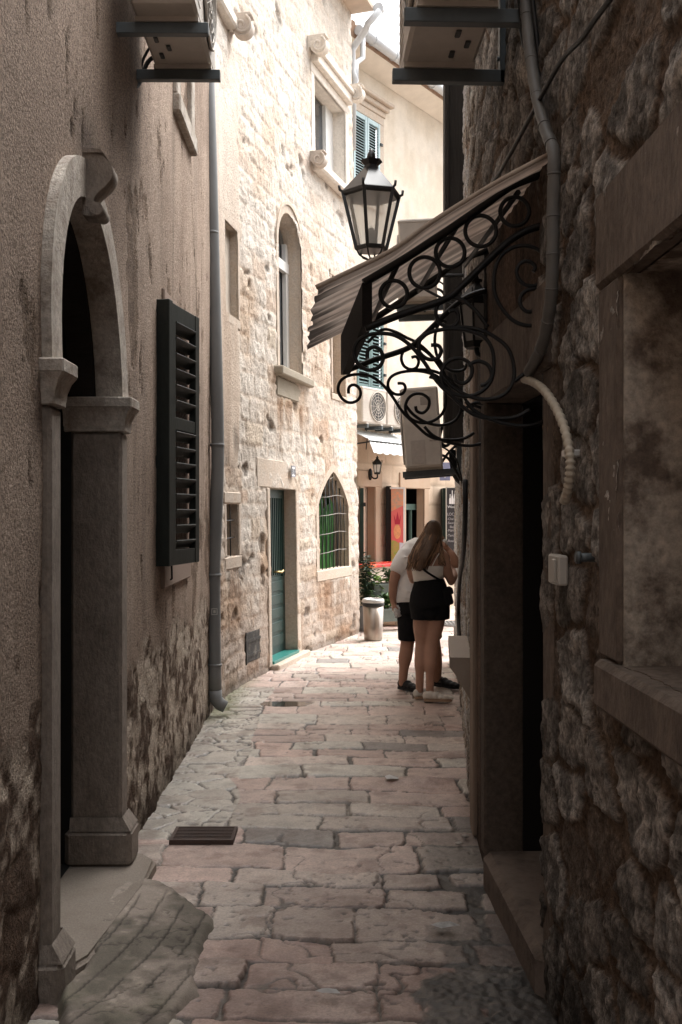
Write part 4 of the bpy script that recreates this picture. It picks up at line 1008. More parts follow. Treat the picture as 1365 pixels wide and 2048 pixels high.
# pale plates and print on the end of the lower unit
for o in a3.children:
    if o.name.startswith("casing"):
        for (y, z, sy, sz, cc) in ((.28, .58, .09, .07, 0), (.33, .40, .16, .012, 1), (.24, .33, .07, .09, 1), (.24, .24, .06, .015, 0), (.37, .15, .12, .20, 1)):
            b = MB(); b.box((-.391, y, z), (.006, sy, sz), .002); pl = b.build("rating_plate", mat("faded_plate", (.36, .32, .28), .6, .1, 30) if cc == 0 else mat("pale_print", (.47, .42, .37), .6, .1, 40), o); pl.matrix_parent_inverse = Matrix()
u1 = hC(750, 820, .35)[0]; u2 = hC(798, 820, .35)[0]
a5 = make_ac("air_conditioner", "left of two cream outdoor units side by side under the grey green shutters", w=(u2 - u1) * .96, d=.30, h=.56, gap=.05, arm=.36)
a5.matrix_world = frame_to(WC, u1, 3.03)
a6 = copy_tree(a5); a6["label"] = "right of two cream outdoor units half hidden behind the leaning unit"; a6.matrix_world = frame_to(WC, u2, 3.03)

# ---- corrugated awning over the shop
ua_ = hC(735, 880, .4)[0]; ub_ = hC(850, 880, .4)[0]
b = MB(WC.M(ua_)); n = 60; Lw = ub_ - ua_
xs = np.linspace(0, Lw, n); cor = [.012 * math.sin(k / n * 2 * math.pi * 15) for k in range(n)]
b.strip([(x, .01, 2.97 + c) for x, c in zip(xs, cor)], [(x, .42, 2.80 + c) for x, c in zip(xs, cor)], True); b.strip([(x, .42, 2.80 + c) for x, c in zip(xs, cor)], [(x, .52 + c, 2.58 + .01 * math.sin(k * .9)) for k, (x, c) in enumerate(zip(xs, cor))], True)
t = thing("corrugated_awning", "small white corrugated awning below the two cream outdoor units", "awning", WC.pt(ua_, 2.97))
o = b.build("sheet", mat("white_corrugated_sheet", (.66, .68, .67), .5, .1, col2=(.45, .40, .34), vscale=5, thr=(.55, .75)), t)
b = MB(WC.M(ua_)); 
for x in (.05, Lw - .05): b.tube([(x, .0, 2.72), (x, .45, 2.76)], .012, 6)
b.tube([(.0, .44, 2.765), (Lw, .44, 2.765)], .012, 6); b.build("frame", m_iron, t)

# ---- lanterns
m_milk = mat("milky_glass", (.92, .93, .90), .35, .06, 5, spec=.4, transl=.7, clear=.58, stretch=(1, 1, .5))
m_lam = mat("lantern_black", (.010, .011, .012), .32, .1, 20, spec=.6)
def lantern(t, c, r1, r2, h, rot=.3, segs=6, bar=.012, finial=True, mm=None):
    """hexagonal glass lantern: r1 top ring, r2 bottom ring, glass height h; c = centre of the bottom ring"""
    mm = mm or m_lam
    b = MB(Matrix.Translation(c)); b.lathe([(r2 * .93, 0), (r1 * .95, h)], (0, 0, 0), segs, False, rot); b.build("glass", m_milk, t)
    b = MB(Matrix.Translation(c))
    V = lambda r, z, k: Vector((r * math.cos(rot + 2 * math.pi * k / segs), r * math.sin(rot + 2 * math.pi * k / segs), z))
    for k in range(segs): b.tube([V(r2, -.01, k), V(r1, h, k)], bar, 4)
    b.lathe([(r2 * 1.02, -.02), (r2 * 1.1, -.015), (r2 * 1.1, .01), (r2 * .95, .012)], (0, 0, 0), segs, False, rot); b.lathe([(r1 * .95, h - .03), (r1 * 1.03, h - .02), (r1 * 1.03, h + .004)], (0, 0, 0), segs, False, rot)
    for k in range(segs): b.tube([V(r1 * 1.02, h, k), V(r1 * 1.10, h + .01, k), V(r1 * 1.12, h + .04, k)], bar * .6, 5)
    b.build("frame", mm, t)
    b = MB(Matrix.Translation(c))
    b.lathe([(r1 * 1.04, h), (r1 * .36, h + r1 * .74), (r1 * .26, h + r1 * .86), (r1 * .24, h + r1 * .95), (r1 * .40, h + r1 * 1.10), (r1 * .16, h + r1 * 1.13), (0, h + r1 * 1.14)], (0, 0, 0), segs, False, rot)
    cap = b.build("roof", mm, t)
    if finial:
        b = MB(Matrix.Translation(c)); z0 = h + r1 * 1.12
        b.lathe([(r1 * .10, z0), (r1 * .15, z0 + r1 * .10), (r1 * .13, z0 + r1 * .22), (r1 * .05, z0 + r1 * .36), (0, z0 + r1 * .40)], (0, 0, 0), 10)
        for k in range(18): a = k * 2.4; zz = z0 + r1 * (.05 + .017 * k); rr = r1 * (.14 - .005 * k); b.ball((rr * math.cos(a), rr * math.sin(a), zz), r1 * .035, 6)
        b.build("finial", mm, cap)
c = P(743, 497, 7.2)
t = thing("street_lantern", "large black six sided street lantern with frosted panes standing above the canopy edge", "lantern", c)
lantern(t, c, .208, .108, .385, .25, 6, .0165)
b = MB(Matrix.Translation(c))
for k in range(6):
    a = .25 + k * math.pi / 3; b.tube(cr([(.105 * math.cos(a), .105 * math.sin(a), -.01), (.085 * math.cos(a), .085 * math.sin(a), -.05), (.03 * math.cos(a), .03 * math.sin(a), -.075), (.015 * math.cos(a), .015 * math.sin(a), -.085)], 4), .006, 5)
b.ball((0, 0, -.085), .022); xw = WR.pt(ry(7.2), 0).x - c.x
b.tube(cr([(0, 0, -.07), (0, 0, -.13), (.06, 0, -.17), (.3, 0, -.19), (xw, 0, -.19)], 5), .014, 8); b.tube(cr([(.25, 0, -.19), (.4, 0, -.30), (xw - .02, 0, -.42)], 5), .010, 8); b.span((xw - .03, -.04, -.50), (xw + .02, .04, -.1), .008)
b.build("arm", m_lam, t)
b = MB(Matrix.Translation(c)); b.ball((0, 0, .10), (.03, .03, .05)); b.tube([(0, 0, 0), (0, 0, .1)], .02, 8); b.build("bulb", mat("bulb_glass", (.5, .5, .48), .3), t)
# lantern under the canopy
c = P(953, 688, 4.95)
t = thing("wall_lantern", "dark wall lantern tucked under the iron canopy near the doorway", "lantern", c)
m_lam2 = mat("dull_black_paint", (.012, .011, .010), .5, spec=.3)
m_keep = m_milk; m_milk = mat("dull_glass", (.34, .33, .31), .4, .15, 6)
lantern(t, c, .085, .056, .215, .2, 6, .007, True, m_lam2)
m_milk = m_keep
b = MB(Matrix.Translation(c)); xw = WR.pt(ry(5.05), 0).x - c.x
b.tube(cr([(0, 0, -.02), (.01, 0, -.05), (.06, 0, -.06), (xw, 0, -.02)], 5), [.012] * 16, 8); b.ball((xw, 0, -.02), (.02, .05, .07)); b.build("arm", m_lam2, t)
# little lamp on the shop wall
c = P(755, 950, 15.85)
t = thing("shop_lamp", "small black carriage lamp on the cream wall left of the red poster", "lantern", c)
lantern(t, c + Vector((0, 0, .03)), .075, .045, .16, .3, 6, .006, True, m_lam2)
b = MB(Matrix.Translation(c)); wl = Vector((-.10, .22, .0))
b.tube(cr([(0, 0, .02), (0, 0, -.04), (-.05, .08, -.05), wl + Vector((0, 0, -.0))], 5), .013, 8); b.ball(wl + Vector((0, .02, .02)), (.035, .035, .095)); b.build("arm", m_lam2, t)

# ---- door canopy with wrought-iron brackets
YN, YF = 3.70, 4.80; SH = .06
t = thing("door_canopy", "arched door canopy of stained sheeting on black wrought iron scroll brackets", "canopy", (.7, 4.25, 2.4))
prof = cr([(.742, 2.936), (.60, 2.862), (.478, 2.793), (.313, 2.690), (.177, 2.594), (.05, 2.530), (-.086, 2.465)], 6)
def build_sheet():
    ts = np.linspace(0, 1, 70); n = len(prof); V = []; C = []
    for i, p in enumerate(prof):
        s = i / (n - 1)
        for tt in ts:
            y = 3.51 + 1.31 * tt; rag = (.012 * math.sin(tt * 40) + .01 * math.sin(tt * 17)) * (s > .97)
            V.append((p.x - .075 * tt + rag * .5 - (0 if s > .1 else 0), y, p.y + .0045 * math.sin(tt * 2 * math.pi * 11)))
            C.append((s, tt))
    S = np.array([c[0] for c in C]); T = np.array([c[1] for c in C])
    base = mix3((.74, .62, .53), (.62, .50, .42), sst(-.3, .4, fbm(T * 22, S * 1.2, 3, 3)))
    streak = sst(.05, .35, fbm(T * 34, S * 1.5, 3, 5)) * .55
    edge = sst(.80, 1.0, S + .22 * fbm(T * 26, S * 2, 3, 7)) * .9
    rib = (np.abs((T * 11) % 1 - .5) < .07) * .5
    base = base * (1 - np.clip(np.maximum(np.maximum(streak, edge), rib), 0, .93))[:, None]
    m = len(ts); idx = np.arange(n * m).reshape(n, m)
    Fq = np.stack([idx[:-1, :-1], idx[:-1, 1:], idx[1:, 1:], idx[1:, :-1]], -1).reshape(-1, 4)
    o = np_mesh("canopy_sheet", V, Fq, mat("stained_sheeting", attr=True, rough=.6, var=.15, vscale=14, transl=.55, spec=.25), base, t)
build_sheet()
b = MB(); A1 = [Vector((p.x + .0, 3.505, p.y + .004)) for p in prof]
b.tube(A1, .009, 6, flat=(1, .5)); b.build("edge_batten", mat("pale_batten", (.42, .34, .27), .8, .2, 10), t)
b = MB()
b.prism([(YN - .015, 2.37), (YN - .015, 2.525), (YF + .015, 2.53), (YF + .015, 2.345), (YF - .06, 2.335)], (.075, 0, 0), (0, 1, 0), (0, 0, 1), (.04, 0, 0), .9)
# skew the fascia so that it follows the wall
for v in b.bm.verts: v.co.x += -.075 * (v.co.y - YN) / (YF - YN)
b.build("fascia_board", mat("tarred_board", (.012, .010, .009), .8, .3, 12, .5, 60, stretch=(4, .4, 4)), t)
Nn = lambda px, py: Vector(((px - CX) / F * YN, 0, H - (py - CY) / F * YN))
Fn = lambda px, py: Vector(((px - CX) / F * YF + SH, 0, H - (py - CY) / F * YF))
c5 = lambda x, y: Nn(880 + x / 4.875, 280 + y / 4.875)
c2 = lambda x, y: Fn(600 + x / 2.4375, 550 + y / 2.4375)
c2n = lambda x, y: Nn(600 + x / 2.4375, 550 + y / 2.4375)
chords = [([Nn(*p) for p in ((1093, 346), (1024, 372), (955, 421), (880, 472), (806, 520), (728, 566))], .019),
          ([Nn(*p) for p in ((731, 657), (800, 630), (887, 600), (926, 570), (1003, 495), (1050, 463), (1093, 450))], .017),
          ([Nn(1093, 340), Nn(1093, 600), Nn(1093, 900)], .012)]
rings = [(Nn(1030, 423), 29), (Nn(962, 462), 31), (Nn(901, 505), 29), (Nn(850, 545), 31), (Nn(788, 588), 27)]
scrolls = [
    [c2(*p) for p in ((238, 578), (240, 548), (262, 535), (287, 548), (297, 580), (280, 612), (240, 622), (205, 600), (187, 560), (198, 518), (235, 492), (290, 484), (345, 493), (400, 530), (450, 590), (500, 665), (560, 725), (630, 785), (700, 803), (790, 800), (850, 770))],
    [c2(*p) for p in ((565, 640), (572, 664), (600, 672), (626, 648), (630, 608), (600, 582), (560, 580), (527, 605), (515, 650), (530, 690), (570, 715), (620, 720), (670, 700), (703, 660), (713, 600), (705, 540), (675, 497), (620, 475), (560, 467), (490, 475), (445, 497), (430, 530), (438, 560), (467, 581), (500, 578), (515, 552), (505, 530), (477, 528))],
    [c2(*p) for p in ((545, 402), (567, 398), (580, 420), (570, 450), (540, 460), (507, 442), (495, 402), (512, 365), (552, 348), (600, 362), (650, 405), (690, 460))],
    [c2(*p) for p in ((330, 330), (400, 268), (460, 275), (520, 305), (580, 335), (640, 390), (690, 452), (712, 510), (716, 570))],
    [c2(*p) for p in ((715, 232), (690, 225), (668, 260), (658, 320), (668, 390), (700, 440), (745, 468), (800, 462), (815, 430))],
    [c5(*p) for p in ((910, 1285), (930, 1240), (890, 1192), (830, 1182), (772, 1220), (748, 1290), (780, 1370), (850, 1418), (930, 1420), (1010, 1370), (1052, 1270), (1040, 1160), (980, 1082), (880, 1037), (780, 1032), (690, 1060), (600, 1130), (550, 1225), (527, 1350), (532, 1480), (580, 1600), (660, 1710), (750, 1780), (860, 1810), (960, 1790), (1030, 1740))],
    [c5(*p) for p in ((1035, 1555), (1000, 1490), (940, 1452), (870, 1460), (810, 1492), (782, 1555), (792, 1620), (840, 1668), (900, 1668), (940, 1612))],
    [c2n(*p) for p in ((720, 260), (800, 255), (880, 268), (950, 302), (1010, 352), (1040, 425), (1043, 505), (1010, 570), (950, 602), (880, 605), (800, 580), (735, 535), (690, 480))],
    [c2n(*p) for p in ((840, 300), (960, 340), (1040, 400), (1090, 470), (1150, 490), (1200, 520))],
    [c2n(*p) for p in ((820, 440), (868, 420), (918, 440), (935, 490), (912, 528), (880, 540))],
    [c2n(*p) for p in ((810, 615), (850, 660), (900, 690), (980, 720), (1090, 736), (1180, 718), (1222, 676), (1222, 620), (1190, 572))],
    [c2n(*p) for p in ((1045, 520), (1085, 488), (1130, 466), (1180, 472), (1212, 505))]]
for (yy, sx) in ((YN, 0), (YF, -SH)):
    T = Matrix.Translation((sx, yy, 0))
    b = MB(T)
    for pts, r in chords: b.tube(cr(pts, 6), r, 8, flat=(.8, 1.1))
    br = b.build("iron_bracket", m_iron, t)
    for (cc, rp) in (rings if yy == YN else []):
        r = rp / F * YN; b = MB(T); b.tube([cc + Vector((r * math.cos(a), 0, r * math.sin(a))) for a in np.linspace(0, 2 * math.pi, 29)[:-1]], .0078, 7, closed=True)
        b.build("iron_ring", m_iron, br)
    for k, pts in enumerate(scrolls):
        if (yy == YN and k in (3, 4, 8)) or (yy == YF and k in (5, 6, 9)): continue
        b = MB(T); b.tube(cr(pts, 5), .0075, 7); b.build("iron_scroll", m_iron, br)
# cross rails carrying the sheet
b = MB()
for p, q in ((.2, 2.585), (.42, 2.735), (.64, 2.855)): b.tube([(p, YN, q), (p - SH, YF, q)], .011, 6)
b.build("cross_rail", m_iron, t)

# ---- tall dark timber casing beyond the canopy
t = thing("timber_casing", "tall narrow dark timber casing fixed to the far end of the right wall", "casing", P(918, 885, 7.9))
zb = H - (884 - CY) / F * 7.9; m_tim = mat("dark_timber", (.040, .036, .032), .8, .35, 8, .6, 50, stretch=(8, 8, .4))
xl, xr = (893 - CX) / F * 7.9, (941 - CX) / F * 7.9
b = MB(); b.span((xl, 7.9, zb), (xr + .06, 8.02, 6.2), .004); b.build("boards", m_tim, t)
b = MB(); b.span((xl - .012, 7.885, zb), (xl + .02, 8.03, 6.2), .003); b.span((xr - .02, 7.885, zb), (xr + .01, 8.03, 6.2), .003); b.build("edge_strip", m_tim, t)
b = MB(); b.tube([(xl - .02, 7.95, 3.97), (xl - .05, 7.95, 3.955)], .012, 6); b.ball((xl - .06, 7.95, 3.95), .035); b.build("knob", m_iron, t)

# ---- pipes and wires on the right wall
def on_r(px, py, off): 
    h = WR.hit(px, py, off); return WR.pt(h[0], h[1], off)
m_pvc = mat("grey_plastic_pipe", (.13, .125, .115), .55, .15, 6, spec=.35)
t = thing("conduit_pipe", "thick grey wrapped pipe bending down the right wall past the canopy", "pipe", on_r(1100, 300, .05))
pts = [on_r(x, y, .05) for x, y in ((1048, -40), (1058, 80), (1072, 180), (1092, 260), (1108, 310), (1107, 420), (1106, 520), (1101, 610), (1085, 690), (1058, 745))]
b = MB(); sm = cr(pts, 8); b.tube(sm, [.0205 + .0012 * math.sin(k * 1.9) for k in range(len(sm))], 12)
for k in range(5, len(sm) - 2, 6):
    d = (sm[k + 1] - sm[k]).normalized(); b.tube([sm[k] - d * .003, sm[k] + d * .003], .0222, 12)
b.build("pipe", m_pvc, t)
t = thing("black_cable", "thin black cable running diagonally across the rough right wall", "cable", on_r(1100, 160, .03))
b = MB(); b.tube(cr([on_r(x, y, .05) for x, y in ((1235, -20), (1190, 40), (1162, 80), (1128, 115), (1098, 165), (1058, 240), (1000, 345), (960, 400))], 6), .008, 7); b.build("cable", mat("black_rubber", (.02, .02, .02), .5), t)
t = thing("ribbed_conduit", "cream ribbed flexible conduit curving down beside the right doorway", "conduit", on_r(1140, 900, .04))
sm = cr([on_r(x, y, .05) for x, y in ((1048, 758), (1066, 764), (1088, 780), (1110, 812), (1128, 852), (1139, 900), (1141, 940), (1136, 980), (1129, 1003))], 14)
b = MB(); b.tube(sm, [.0135 + .0022 * (1 if (k // 2) % 2 else -1) for k in range(len(sm))], 10); b.build("hose", mat("cream_plastic", (.50, .44, .35), .5, .1, 8), t)
c = on_r(1143, 907, .03); b = MB(); b.box(c, (.05, .05, .022), .004); b.build("clip", mat("white_plastic", (.62, .60, .56), .4), t)
h = WR.hit(1114, 1139, .04)
t = thing("switch_box", "small pale plastic switch box beside the dark right doorway", "switch", WR.pt(h[0], h[1], .04))
b = MB(WR.M(h[0])); b.span((-.075, .02, h[1] - .048), (.075, .052, h[1] + .048), .006); sw = b.build("box", mat("pale_plastic", (.50, .47, .42), .45, .06, 10), t)
b = MB(WR.M(h[0])); b.span((-.055, .052, h[1] - .036), (-.01, .060, h[1] + .036), .004); b.build("rocker", mat("pale_plastic"), sw)
h = WR.hit(1175, 1115, .03)
t = thing("wall_plug", "small dark bolt head sticking out of the rubble right of the switch box", "bolt", WR.pt(h[0], h[1], .03))
b = MB(WR.M(h[0])); b.tube([(0, .0, h[1]), (0, .065, h[1])], .014, 8); b.tube([(0, .05, h[1]), (0, .062, h[1])], .02, 6); b.build("bolt", m_galv, t)
# loose cable and pipe loops at the far corner
t = thing("looped_pipe", "thick dark pipe looping out below the leaning outdoor unit", "pipe", P(915, 955, 9.3))
b = MB(); b.tube(cr([P(905, 900, 9.2), P(908, 935, 9.2), P(916, 957, 9.2), P(930, 966, 9.2), P(940, 958, 9.3)], 6), .032, 10); b.tube(cr([P(886, 850, 9.0), P(880, 878, 9.0), P(892, 892, 9.0), P(908, 878, 9.1), P(925, 868, 9.2)], 6), .014, 8); b.tube(cr([P(884, 925, 9.0), P(898, 905, 9.0), P(915, 890, 9.1), P(930, 888, 9.2)], 6), .012, 8)
b.build("pipe", mat("black_rubber"), t)
t = thing("drop_cable", "black cable hanging down the far corner of the right wall", "cable", P(922, 1180, 9.6))
b = MB(); b.tube(cr([on_r(x, y, .04) for x, y in ((931, 960), (931, 1030), (927, 1110), (920, 1160), (917, 1230), (920, 1290))], 6), .016, 7); b.build("cable", mat("black_rubber"), t)

# ---- plates and signs
h = hB(580, 943); MN = WB.M(h[0])
t = thing("house_number_plate", "small white number plate fixed above the green door", "number plate", WB.pt(h[0], h[1], .03))
b = MB(MN); b.span((-.075, .035, h[1] - .065), (.075, .045, h[1] + .065), .003); b.build("plate", mat("enamel_white", (.72, .73, .74), .35), t)
m_ink = mat("dark_ink", (.03, .03, .06), .5)
b = MB(MN)
for (x0, x1, z0, z1) in ((-.075, .075, .055, .065), (-.075, .075, -.065, -.055), (-.075, -.066, -.055, .055), (.066, .075, -.055, .055)): b.span((x0, .045, h[1] + z0), (x1, .048, h[1] + z1))
b.build("border", mat("grey_blue_enamel", (.22, .23, .30), .4), t)
def text_obj(txt, M, size, m, name, parent, align='LEFT', ext=.001, sx=1):
    cu = bpy.data.curves.new(name, 'FONT'); cu.body = txt; cu.size = size; cu.align_x = align; cu.extrude = ext
    o = bpy.data.objects.new(name, cu); COL.objects.link(o)
    dg = bpy.context.evaluated_depsgraph_get(); me = bpy.data.meshes.new_from_object(o.evaluated_get(dg)); bpy.data.objects.remove(o)
    me.transform(Matrix.Diagonal((sx, 1, 1, 1))); me.transform(M); me.materials.clear(); me.materials.append(m)
    o = bpy.data.objects.new(name, me); COL.objects.link(o)
    if parent: attach(o, parent)
    return o
q, tt, n2 = WB.frame2(h[0]); o3 = WB.pt(h[0], h[1] - .035, .0465)
TX = Matrix(((tt.x, 0, n2.x, o3.x), (tt.y, 0, n2.y, o3.y), (0, 1, 0, o3.z), (0, 0, 0, 1)))
text_obj("310", TX, .095, m_ink, "number", t, 'CENTER')
def face_cam(x, y, z): return Matrix(((1, 0, 0, x), (0, 0, -1, y), (0, 1, 0, z), (0, 0, 0, 1)))
# blackboard of the wine shop
Dd = 17.75
p0, p1 = P(893.5, 976, Dd), P(922, 1135, Dd)
t = thing("wine_blackboard", "tall blackboard with three white bottles and a handwritten wine list by the street corner", "sign board", (p0.x, Dd, 0))
b = MB(); b.span((p0.x, Dd, .62), (p0.x + .36, Dd + .03, p0.z), .004); b.build("board", mat("slate_black", (.045, .042, .045), .75, .2, 6), t)
b = MB(); b.span((p0.x - .012, Dd - .008, .6), (p0.x + .004, Dd + .03, p0.z + .012)); b.span((p0.x - .012, Dd - .008, p0.z), (p0.x + .36, Dd + .03, p0.z + .014)); b.build("frame", mat("pale_wood_frame", (.50, .48, .42), .6), t)
m_chalk = mat("white_chalk", (.80, .80, .80), .9); m_chalk2 = mat("soft_chalk", (.42, .41, .42), .9)
bx = p0.x + .075; bz = P(0, 1008, Dd).z
for (dx, hh) in ((-.0, .17), (.036, .235), (.072, .17)):
    b = MB(); w = .016; pr = [(-w, 0), (w, 0), (w, hh * .52), (w * .38, hh * .66), (w * .38, hh), (-w * .38, hh), (-w * .38, hh * .66), (-w, hh * .52)]
    b.prism(pr, (bx + dx - .012, Dd - .001, bz), (1, 0, 0), (0, 0, 1), (0, -1, 0), .003); b.build("bottle_mark", m_chalk, t)
text_obj("Wine Shop", face_cam(p0.x + .015, Dd - .002, P(0, 1016, Dd).z), .062, m_chalk, "lettering", t, ext=.002)
for k, (s, yy, sz) in enumerate((("LOCAL WINE", 1031, .07), ("-Chardonnay", 1040, .06), ("-Sauvignon", 1048, .06), ("   Blanc", 1056, .06), ("-Malvasia", 1063, .06), ("-Tamjanika", 1073, .06), ("-Rose", 1084, .06))):
    text_obj(s, face_cam(p0.x + .012, Dd - .002, P(0, yy, Dd).z), sz, m_chalk2, "lettering", t, ext=.002, sx=.85)
m_dgreen = mat("bottle_green_paint", (.008, .022, .018), .5, .2, 10)
# open shop shutters
def leaf_box(name, label, px0, px1, py0, py1, D, dep, m):
    a, c = P(px0, py0, D), P(px1, py1, D); t = thing(name, label, "shutter", (a.x, D, c.z)); b = MB(); b.span((a.x, D, c.z), (c.x, D + dep, a.z), .004); b.build("panel", m, t)
    for z in (c.z + .25, a.z - .25):
        b = MB(); b.span((c.x - .01, D - .02, z - .03), (c.x + .03, D + .03, z + .03)); b.build("hinge", m_iron, t)
    return t
leaf_box("shop_shutter", "dark green shop shutter opened beside the blackboard", 886, 893, 976, 1150, 17.8, .35, m_dgreen)
leaf_box("shop_shutter", "dark green shop shutter opened at the edge of the stone corner", 720.5, 728, 976, 1235, 15.55, .40, m_dgreen)
lf = leaf_box("shop_shutter", "black shop shutter opened against the left edge of the red poster", 773, 783, 972, 1150, 16.4, .5, mat("near_black_paint", (.010, .010, .010), .6))
# poster
Dq = 16.35; a, c = P(783, 978, Dq), P(807, 1128, Dq)
t = thing("food_poster", "tall red poster with a crown and pictures of food on an open shutter", "poster", (a.x, Dq, c.z))
W_, H_ = c.x - a.x, a.z - c.z
b = MB(); b.span((a.x, Dq, c.z), (c.x, Dq + .03, a.z)); b.build("panel", mat("poster_red", (.68, .15, .14), .55, .06, 10), t)
b = MB(); b.span((c.x, Dq - .006, c.z - .02), (c.x + .03, Dq + .04, a.z + .02)); b.span((a.x - .02, Dq - .02, a.z), (c.x + .03, Dq + .04, a.z + .03)); b.build("frame", mat("white_frame_paint"), t)
def flat(name, pts, m, dz=.003): 
    b = MB(); b.prism([(x * W_, y * H_) for x, y in pts], (a.x, Dq - .0005, c.z), (1, 0, 0), (0, 0, 1), (0, -1, 0), dz); return b.build(name, m, t)
m_food = mat("food_picture", (.55, .40, .30), .6, .35, 18, col2=(.62, .22, .10), vdet=8); m_food2 = mat("salad_picture", (.60, .42, .15), .6, .4, 16, col2=(.16, .30, .06), vdet=8)
flat("picture", [(0, .70), (1, .78), (1, 1), (0, 1)], m_food); flat("picture", [(0, 0), (1, 0), (1, .29), (.72, .27), (.3, .31), (0, .32)], m_food2)
flat("paper_note", [(.68, .13), (1, .13), (1, .28), (.68, .29)], mat("pale_blue_paper", (.55, .63, .70), .7), .006)
flat("crown", [(.3, .53), (.72, .53), (.8, .66), (.66, .58), (.52, .70), (.38, .58), (.22, .66)], mat("poster_crimson", (.42, .03, .06), .6))
flat("round_emblem", [(.5 + .30 * math.cos(k * .2618), .43 + .095 * math.sin(k * .2618)) for k in range(24)], mat("poster_orange", (.75, .36, .17), .6, .2, 30))
# blue street sign
Ds = 18.0; a, c = P(880, 925, Ds), P(901, 961, Ds)
t = thing("street_sign", "small blue plate with a pale emblem on the far cream wall", "sign", (a.x, Ds, c.z))
b = MB(); b.span((a.x, Ds, c.z), (c.x, Ds + .02, a.z), .003); b.build("plate", mat("faded_blue", (.22, .24, .36), .5, .1, 12), t)
b = MB(); sh = [(-.035, .0), (-.035, -.09), (0, -.13), (.035, -.09), (.035, 0), (.022, 0), (.022, -.085), (0, -.108), (-.022, -.085), (-.022, 0)]
b.prism(sh, ((a.x + c.x) / 2, Ds - .0005, c.z + .17), (1, 0, 0), (0, 0, 1), (0, -1, 0), .003); b.build("emblem", mat("pale_emblem", (.6, .6, .62), .6), t)

# ---- bin, counter, planters, pots
c = P(747, 1279, 13.62); c.z = 0
t = thing("steel_bin", "brushed steel cylindrical bin with dark band standing at the stone corner", "bin", c)
b = MB(); b.lathe([(.118, .0), (.122, .01), (.139, .455)], c, 28); b.build("body", mat("brushed_steel", (.34, .29, .25), .30, .12, 3, metal=.85, stretch=(9, 9, .2)), t)
b = MB(); b.lathe([(.141, .455), (.147, .462), (.147, .49), (.141, .495)], c, 28); b.build("band", mat("black_rubber"), t)
b = MB(); b.lathe([(.143, .495), (.148, .505), (.146, .535), (.132, .55), (.118, .548), (.118, .53), (0, .52)], c, 28); b.build("lid", mat("satin_lid", (.5, .5, .49), .35, .05, 8, metal=.6), t)
m_leaf = mat("leaf_green", (.055, .11, .035), .55, .5, 12); m_leaf2 = mat("dark_leaf", (.014, .034, .014), .55, .5, 12); m_leaf3 = mat("light_leaf", (.13, .22, .045), .5, .4, 12)
def plant(name, label, base, h, r, n, m, leaf=.06, stems=6, seed=1, up=.5, group=None):
    rs = random.Random(seed); t = thing(name, label, "plant", base, group); b = MB(); st = MB()
    for s in range(stems):
        a = rs.uniform(0, 6.28); q = rs.uniform(0, .8) * r
        tip = Vector(base) + Vector((q * math.cos(a), q * math.sin(a), h * rs.uniform(.7, 1)))
        st.tube([base, (Vector(base) + tip) / 2 + Vector((rs.uniform(-.03, .03), rs.uniform(-.03, .03), 0)), tip], [.006, .005, .003], 5)
        for k in range(n // stems):
            f = rs.uniform(.15, 1.02); p = Vector(base).lerp(tip, f) + Vector((rs.gauss(0, r * .28), rs.gauss(0, r * .28), rs.gauss(0, .02)))
            an = rs.uniform(0, 6.28); d = Vector((math.cos(an), math.sin(an), rs.uniform(-.3, up))).normalized(); sd = d.cross(Vector((0, 0, 1))).normalized() ; L = leaf * rs.uniform(.6, 1.3); w = L * .28
            nn = d.cross(sd) * L * .12
            b.bm.faces.new([b.bm.verts.new(v) for v in (p, p + d * L * .4 + sd * w - nn, p + d * L + nn, p + d * L * .4 - sd * w - nn)])
    b.build("foliage", m, t, fix=False); st.build("stem", m_leaf2, t); return t
plant("climbing_shrub", "tall dark leafy shrub between the stone corner and the red counter", P(736, 1235, 14.75), .95, .17, 620, m_leaf2, .075, 9, 3, .5)
plant("broadleaf_plant", "bright broad leaved plant in front of the red counter", P(752, 1190, 14.9), .28, .10, 60, m_leaf3, .14, 5, 5, .8)
m_trough = mat("grey_green_trough", (.14, .165, .15), .6, .15, 10)
def trough(label, c, ln, w, h, ang):
    t = thing("planter_trough", label, "planter", c, None); M = Matrix.Translation(c) @ Matrix.Rotation(ang, 4, 'Z'); b = MB(M)
    o = [(-w / 2 * .78, 0), (w / 2 * .78, 0), (w / 2, h), (-w / 2, h)]
    b.prism(o, (-ln / 2, 0, 0), (0, 1, 0), (0, 0, 1), (1, 0, 0), ln); b.span((-ln / 2 - .01, -w / 2 - .012, h - .03), (ln / 2 + .01, w / 2 + .012, h + .0), .004)
    b.build("box", m_trough, t); b = MB(M); b.span((-ln / 2 + .015, -w / 2 + .02, h), (ln / 2 - .015, w / 2 - .02, h + .008)); b.build("soil", mat("soil", (.05, .035, .025), .95, .3, 30), t); return t
c1 = P(772, 1192, 15.0); trough("grey green trough on the upper step below the red counter", c1, .52, .19, .19, R_(32))
c2_ = P(782, 1242, 14.75); trough("grey green trough low on the ground to the right of the steel bin", c2_, .50, .19, .19, R_(28))
plant("potted_plant", "dark leafy plant growing in the upper trough behind the man", c1 + Vector((.05, 0, .18)), .24, .15, 170, m_leaf, .08, 8, 8, .5)
plant("potted_plant", "spiky leafy plant in the lower trough to the right of the bin", c2_ + Vector((-.06, -.05, .17)), .22, .13, 150, m_leaf, .10, 8, 9, 1.2)
plant("potted_plant", "small light sprig standing above the bin lid", P(747, 1215, 14.2), .22, .05, 60, m_leaf, .05, 4, 12, .6)
b = MB(); cc = P(775, 1245, 15.3); b.span((cc.x - .45, cc.y, 0), (cc.x + .35, cc.y + .45, .34), .03)
o = b.build("stone_bench_block", mat("tan_stone"), None); tag(o, "low tan stone block carrying the upper trough under the counter", "stone block")
